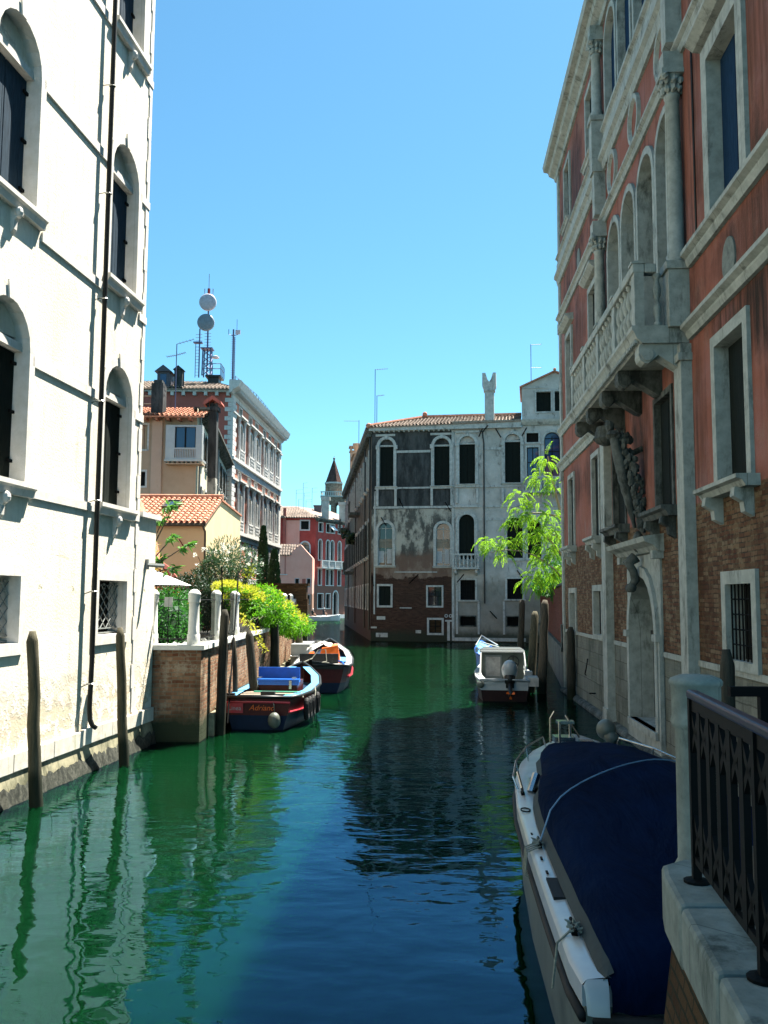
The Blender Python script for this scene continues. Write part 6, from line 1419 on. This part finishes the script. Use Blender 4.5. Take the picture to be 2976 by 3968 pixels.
# distant boat with people
T = thing('distant_motor_boat', 'small white open motor boat by the quay of the crimson palazzo', 'boat', (-10.6, 127, 0), rz=math.radians(-62)); st = [(0, .8, .65, .55), (1.5, .95, .8, .55), (3.2, .85, .6, .65), (4.6, .3, .1, .8), (5.0, .03, 0, .85)]
hull(T, st, ('wht', 'wht'), .6, railmat='wht', rail=.06); s = MB(); loft(s, [[(-w*.9, y, z-.2), (w*.9, y, z-.2)] for (y, w, ww, z) in st]); s.box(-.3, .3, -.3, .05, .4, 1.0); s.build('deck', M['tarp'], T)
def person(label, loc, rz, hat, shirt):
    T = thing('person', label, 'person', loc, rz)
    P = {'pel': (0, 0, .0, .15), 'bel': (0, .0, .18, .13), 'che': (0, .02, .42, .16), 'nec': (0, .03, .58, .06), 'hea': (0, .05, .70, .10), 'top': (0, .05, .80, .07)}
    v = [P[k] for k in ('pel', 'bel', 'che', 'nec', 'hea', 'top')]; e = [(0, 1), (1, 2), (2, 3), (3, 4), (4, 5)]
    for sg in (-1, 1):
        b = len(v); v += [(sg*.19, .02, .5, .06), (sg*.25, .1, .25, .045), (sg*.16, .3, .16, .035), (sg*.14, .37, .17, .04)]; e += [(2, b), (b, b+1), (b+1, b+2), (b+2, b+3)]
        b = len(v); v += [(sg*.1, .2, .02, .085), (sg*.12, .45, .03, .07), (sg*.12, .47, -.38, .045), (sg*.12, .6, -.43, .04)]; e += [(0, b), (b, b+1), (b+1, b+2), (b+2, b+3)]
    me = bpy.data.meshes.new('body'); me.from_pydata([p[:3] for p in v], e, []); o = bpy.data.objects.new('body', me); col.objects.link(o); o.parent = T
    sk = o.modifiers.new('skin', 'SKIN')
    lay = me.skin_vertices[0] if me.skin_vertices else None
    if lay is None: 
        bm_ = __import__('bmesh').new(); bm_.from_mesh(me); bm_.verts.layers.skin.verify(); bm_.to_mesh(me); bm_.free(); lay = me.skin_vertices[0]
    for i, p in enumerate(v): lay.data[i].radius = (p[3], p[3]); lay.data[i].use_root = (i == 0)
    su = o.modifiers.new('sub', 'SUBSURF'); su.levels = 1; su.render_levels = 1; me.materials.append(M['skin'])
    s = MB(); s.lathe((0, .01, -.08), [(.19, 0), (.17, .25), (.22, .5), (.2, .62), (.08, .68)], 10); s.build('shirt', M[shirt], T, smooth=True)
    s = MB(); s.lathe((0, .05, .74), [(.13, 0), (.125, .05), (.07, .11)], 10); s.box(-.07, .07, .12, .24, .74, .76); s.build('cap', M[hat], T, smooth=True)
person('person in white cap seated at the stern of the distant white boat', (-9.9, 127.2, .85), math.radians(-60), 'wht', 'black'); person('person in dark shirt and white cap amidships in the distant white boat', (-8.4, 127.9, .95), math.radians(-60), 'wht', 'shirt')
# the covered motorboat in the foreground
T = thing('covered_motorboat', 'white motorboat under a navy blue canvas cover, moored by the bridge in the foreground', 'boat', (2.43, 5.83, 0), rz=math.radians(-3.4))
st = [(0, 1.16, 1.13, .80), (.35, 1.19, 1.17, .80), (1.5, 1.195, 1.19, .81), (3.0, 1.19, 1.18, .83), (4.6, 1.165, 1.10, .86), (5.8, 1.09, .92, .90), (6.8, .93, .66, .94), (7.5, .70, .3, .98), (8.0, .42, .1, 1.02), (8.25, .2, .02, 1.03), (8.33, .02, 0, 1.04)]
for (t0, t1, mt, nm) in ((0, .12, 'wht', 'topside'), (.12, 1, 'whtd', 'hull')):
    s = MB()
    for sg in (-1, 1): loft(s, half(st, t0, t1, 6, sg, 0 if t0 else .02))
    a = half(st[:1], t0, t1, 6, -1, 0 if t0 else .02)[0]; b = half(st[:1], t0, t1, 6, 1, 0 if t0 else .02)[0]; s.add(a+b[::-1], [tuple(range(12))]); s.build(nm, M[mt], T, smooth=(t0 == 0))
s = MB()
for sg in (-1, 1): s.tube([(sg*(w+.015), y, z-.19) for (y, w, ww, z) in st], .035, 8)
s.tube([(-1.12, -.02, .61), (-.6, -.08, .61), (.6, -.08, .61), (1.12, -.02, .61)], .035, 8); s.build('rub_rail', M['rubber'], T, smooth=True)
s = MB()
for sg in (-1, 1): loft(s, [[(sg*(w+.02), y, z), (sg*(w-.01), y, z+.035), (sg*(w-.14 if w > .3 else w*.4), y, z+.05), (sg*(w-.2 if w > .3 else w*.35), y, z+.04)] for (y, w, ww, z) in st])
loft(s, [[(-w, y, z+.03), (-w*.5, y, z+.10), (w*.5, y, z+.10), (w, y, z+.03)] for (y, w, ww, z) in st[5:]])
for sg in (-1, 1): loft(s, [[(sg*1.17, .0, .80), (sg*1.15, .0, .835), (sg*1.02, .0, .84)], [(sg*1.165, -.03, .77), (sg*1.14, -.04, .79), (sg*1.02, -.045, .80)], [(sg*1.155, -.05, .64), (sg*1.12, -.07, .64), (sg*1.02, -.075, .64)]])
s.build('deck', M['wht'], T, smooth=True)
def cover_section(y, w, z, h): 
    n = 13; return [(-(w)*math.cos(PI*k/(n-1)), y, z+.03+h*math.sin(PI*k/(n-1))**.5+.012*math.sin(k*2.3+y*3)) for k in range(n)]
s = MB(); cs = [(-.035, 1.0, .62, .0), (-.03, 1.0, .74, .02), (-.01, 1.01, .79, .06), (.10, 1.02, .81, .15), (.35, 1.03, .83, .22), (.8, 1.035, .84, .27), (1.5, 1.04, .85, .33), (2.3, 1.04, .86, .40), (3.0, 1.04, .87, .48), (3.6, 1.03, .88, .50), (4.2, 1.0, .90, .52), (4.7, .94, .92, .47), (5.0, .86, .93, .44), (5.8, .78, .95, .36), (6.5, .72, .98, .27), (7.1, .60, 1.0, .18), (7.5, .45, 1.01, .11), (7.7, .32, 1.02, .06), (7.75, .2, 1.02, .01)]
loft(s, [cover_section(*c) for c in cs]); cv = s.build('canvas_cover', M['canvas'], T, smooth=True)
s = MB()
for sg in (-1, 1): loft(s, [[(sg*(c[1]+.045), c[0], c[2]+.035), (sg*(c[1]+.015), c[0], c[2]+.07), (sg*(c[1]-.03), c[0], c[2]+.085+c[3]*.12)] for c in cs[2:-4]])
s.build('cover_hem', M['edge'], cv)
s = MB()
def cover_z(x, y):
    for a, b in zip(cs[:-1], cs[1:]):
        if a[0] <= y <= b[0]:
            t = (y-a[0])/(b[0]-a[0]); w_, z_, h_ = [a[i]+(b[i]-a[i])*t for i in (1, 2, 3)]; return z_+.03+h_*max(0, 1-(x/w_)**2)**.25
    return .9
rp = [(-1.0+.115*i, 3.0+1.55*math.sin(PI*min(1, i/24.)*.62+.0)) for i in range(18)]
s.tube([(-1.13, 2.85, .90)]+[(x, y, cover_z(x, y)+.035) for x, y in rp]+[(1.12, 4.2, .93)], .008, 5); s.build('tie_rope', M['brope'], cv)
s = MB()
for sg in (-1, 1):
    pts = [(sg*1.12, 5.2, .93), (sg*1.17, 5.25, 1.06), (sg*1.08, 5.9, 1.14), (sg*.86, 6.8, 1.18), (sg*.55, 7.55, 1.2), (sg*.50, 7.6, 1.05)]; s.tube(pts, .013, 6)
    for p in (2, 3): s.tube([pts[p], (pts[p][0]*.97, pts[p][1], .96)], .012, 5)
s.build('bow_rail', M['steel'], T)
def cleat(p, m_='iron'):
    s = MB(); x, y, z = p; s.box(x-.02, x+.02, y-.06, y+.06, z, z+.04); s.tube([(x, y-.13, z+.055), (x, y, z+.045), (x, y+.13, z+.055)], .014, 6); return s
for p in ((-1.12, .75, .85), (-1.12, 2.9, .87), (-1.08, 5.0, .90)): cleat(p).build('cleat', M['iron'], T)
s = MB()
for (x, y, z) in ((-1.12, .75, .88), (-1.14, 2.9, .9)):
    for k in range(9): a = k*1.3; s.tube([(x-.05*math.cos(a), y-.1+.02*k, z+.01), (x+.05*math.cos(a), y-.08+.02*k, z+.03+.02*math.sin(a)), (x+.04, y-.09+.02*k, z)], .009, 5)
s.tube([(-1.14, .72, .88), (-1.24, .70, .80), (-1.28, .68, .5)], .009, 5)
for k in range(4): s.tube([(-1.12, 2.8+k*.06, .9), (-1.25, 2.75+k*.06, .86), (-1.27, 2.72+k*.07, .66), (-1.18, 2.7+k*.05, .62)], .008, 5)
pieces(s, 'mooring_rope', M['rope'], T)
s = MB(); s.box(-1.17, -1.06, 1.45, 1.95, .845, .872); s.build('step_pad', M['rubber'], T)
s = MB()
for k in range(7): s.box(-1.155, -1.135, 2.05+k*.42, 2.13+k*.42, .868, .878) if k not in (2, 5) else None
s.tube([(-1.17+.05*(1-math.cos(a)), 4.25+.09*math.sin(a), .905) for a in [2*PI*q/14 for q in range(15)]], .008, 5); pieces(s, 'deck_fitting', M['iron'], T)
s = MB(); s.tube([(-.98, 5.05, .93), (-.90, 5.15, 1.12)], .05, 8); s.tube([(-1.07, 5.1, .93), (-1.12, 5.22, 1.13)], .018, 6); s.build('horn', M['steel'], T)
s = MB(); s.box(-.35, -.05, 7.75, 8.05, 1.05, 1.17); s.tube([(-.30, 7.6, 1.1), (-.30, 7.6, 1.42)], .02, 6); s.tube([(-.12, 7.8, 1.1), (-.12, 7.8, 1.40)], .02, 6); s.tube([(-.42, 7.7, 1.1), (-.42, 7.7, 1.45), (-.36, 7.7, 1.55)], .015, 5); s.tube([(-.2, 7.7, 1.5), (0, 7.7, 1.18)], .014, 5); s.box(-.33, -.08, 7.62, 7.8, 1.38, 1.42); s.box(0, .2, 7.6, 7.8, 1.1, 1.14); s.build('anchor_winch', M['steel'], T)
s = MB(); s.ball((.42, 7.85, 1.28), .15, .17, .15, 14, 10); s.tube([(.42, 7.8, 1.24), (.52, 7.7, 1.12)], .1, 8); s.build('fender', M['whtd'], T, smooth=True)
x_ = txt('VE4002', .19, 'black', T, (-1.205, 1.0, .66), (PI/2, 0, -PI/2), 0, ext=.001); x_.scale = (.9, .8, 1)
s = MB(); s.box(-.99, -.93, .1, .16, .83, .842); s.build('badge', M['black'], T)

# ---------------------------------------------------------------- the bridge parapet on the right
T = thing('bridge_parapet', 'pale stone slab on a brick abutment carrying the black railing, bottom right corner', 'parapet', (0, 0, 0))
E_ = [(1.52, 5.06), (1.56, 5.25), (1.72, 5.36), (1.95, 5.36), (1.98, 5.0), (1.66, 3.0), (1.45, 1.4), (1.03, 1.4), (1.25, 3.15)]
s = MB(); z1 = 1.72
cuts = [5.36, 4.55, 3.75, 2.95, 2.1, 1.4]
def lx(y): return 1.25+(y-3.15)*(1.52-1.25)/(5.06-3.15)
def rx(y): return lx(y)+.44
s.hexa([(lx(4.56), 4.56, 1.40), (rx(4.56), 4.56, 1.40), (rx(5.2), 5.36, 1.40), (1.72, 5.36, 1.40), (1.57, 5.24, 1.40), (lx(5.06), 5.04, 1.40)], [(lx(4.56), 4.56, z1), (rx(4.56), 4.56, z1), (rx(5.2), 5.36, z1), (1.72, 5.36, z1), (1.57, 5.24, z1), (lx(5.06), 5.04, z1)])
for a, b in zip(cuts[1:-1], cuts[2:]): a_ = a+(.0 if a != 4.55 else 0); s.hexa([(lx(b+.012), b+.012, 1.42), (rx(b), b+.012, 1.42), (rx(a), a-.002, 1.42), (lx(a), a-.002, 1.42)], [(lx(b+.012), b+.012, z1-.002), (rx(b), b+.012, z1-.002), (rx(a), a-.002, z1-.002), (lx(a), a-.002, z1-.002)])
s.build('stone_slab', M['slab'], T, bevel=.03)
s = MB(); s.hexa([(1.38, 5.22, -.4), (2.2, 5.22, -.4), (1.4, .8, -.4), (.75, .8, -.4)][::-1], [(1.62, 5.2, 1.41), (2.05, 5.2, 1.41), (1.5, .9, 1.41), (1.05, .9, 1.41)][::-1]); s.build('brick_abutment', M['brickb'], T)
T = thing('walkway', 'dark stone walkway beyond the railing', 'pavement', (0, 0, 0)); T['kind'] = 'structure'; T.name = 'pavement'
s = MB(); s.hexa([(1.6, .2, 0), (6, .2, 0), (6, 7.0, 0), (2.75, 7.0, 0), (2.3, 5.0, 0)], [(1.4, .2, 1.36), (6, .2, 1.36), (6, 7.0, 1.36), (2.75, 7.0, 1.36), (2.3, 5.0, 1.36)]); 
pv = s.build('pavement', M['paving']); tag(pv, kind='structure'); bpy.data.objects.remove(T)
T = thing('stone_post', 'round capped pale stone bridge post at the end of the black railing', 'post', (1.895, 5.55, 0))
s = MB(); s.lathe((0, 0, 0), [(.15, -.5), (.15, 1.60), (.15, 1.62), (.128, 1.66), (.126, 2.42), (.143, 2.44), (.155, 2.47), (.143, 2.50), (.146, 2.68), (.156, 2.69), (.158, 2.71), (.148, 2.725), (.10, 2.745), (.03, 2.752)], 28); o = s.build('shaft', M['slab'], T, smooth=True); o.modifiers.new('e', 'EDGE_SPLIT').split_angle = math.radians(45)
# wrought iron railing
T = thing('iron_bridge_railing', 'black wrought iron bridge railing with pointed lattice bars, in the right foreground', 'railing', (1.66, 4.93, 1.72))
A = Vector((0, 0, 0)); B = Vector((-.50, -3.9, 0)); dirv = (B-A).normalized(); Ln = (B-A).length
def bar(s, p, q, w, t):   # flat bar: w across the view, t along the railing
    p, q = Vector(p), Vector(q); sx = dirv*t/2; sy = Vector((-dirv.y, dirv.x, 0))*w/2
    s.hexa([p-sx-sy, p+sx-sy, p+sx+sy, p-sx+sy], [q-sx-sy, q+sx-sy, q+sx+sy, q-sx+sy])
UPV = Vector((0, 0, 1))
s = MB(); sy = Vector((-dirv.y, dirv.x, 0))
def rail_bar(s, z0, z1, w, a=A, b=B): s.hexa([a-sy*w+UPV*z0, b-sy*w+UPV*z0, b+sy*w+UPV*z0, a+sy*w+UPV*z0], [a-sy*w+UPV*z1, b-sy*w+UPV*z1, b+sy*w+UPV*z1, a+sy*w+UPV*z1])
rail_bar(s, .955, 1.0, .03); s.build('handrail', M['rail'], T, bevel=.012)
s = MB(); rail_bar(s, .89, .955, .010); s.build('flat_rail', M['iron'], T); s = MB(); rail_bar(s, .10, .135, .012); s.build('flat_rail', M['iron'], T)
for k in range(4):
    p = A+dirv*(.012+1.235*k); s = MB(); bar(s, p, p+UPV*.955, .045, .045); s.lathe(tuple(p), [(.07, 0), (.07, .012), (.04, .02)], 12); s.build('post', M['iron'], T)
sp_ = .2057; nb = int(Ln/sp_)
for k in range(1, nb):
    c = A+dirv*(sp_*k)
    if abs((sp_*k) % 1.235) < .02: continue
    s = MB(); bar(s, c+UPV*.11, c+UPV*.90, .03, .07); s.build('baluster', M['iron'], T)
s = MB(); s2 = MB()
for k in range(0, nb):
    c = A+dirv*(sp_*(k+.5))
    for sg in (-1, 1):
        e = dirv*(sp_/2); bar(s, c-e*sg+UPV*.66, c+e*sg+UPV*.90, .022, .05); bar(s2, c-e*sg+UPV*.13, c+e*sg+UPV*.36, .022, .05)
s.build('lattice', M['iron'], T); s2.build('lattice', M['iron'], T)
# second railing across the walkway
T = thing('cross_braced_railing', 'black railing with diagonal cross bracing behind the stone post at the right edge', 'railing', (2.78, 6.7, 1.36))
s = MB(); s.box(-.25, 3.2, -.03, .03, 1.14, 1.21); s.box(-.1, 3.2, -.02, .02, .12, .16)
for x in (0, 1.05, 2.1, 3.15):
    s.box(x-.035, x+.035, -.03, .03, 0, 1.139)
    if x < 3: s.tube([(x, 0, 1.14), (x+.52, 0, .64), (x+1.05, 0, .14)], .016, 5); s.tube([(x+1.05, 0, 1.14), (x, 0, .14)], .016, 5)
s.build('frame', M['iron'], T)
T = thing('seagull', 'tiny white bird high in the sky', 'bird', (-4.6*1.9, 100, 60))
bpy.data.objects.remove(T)
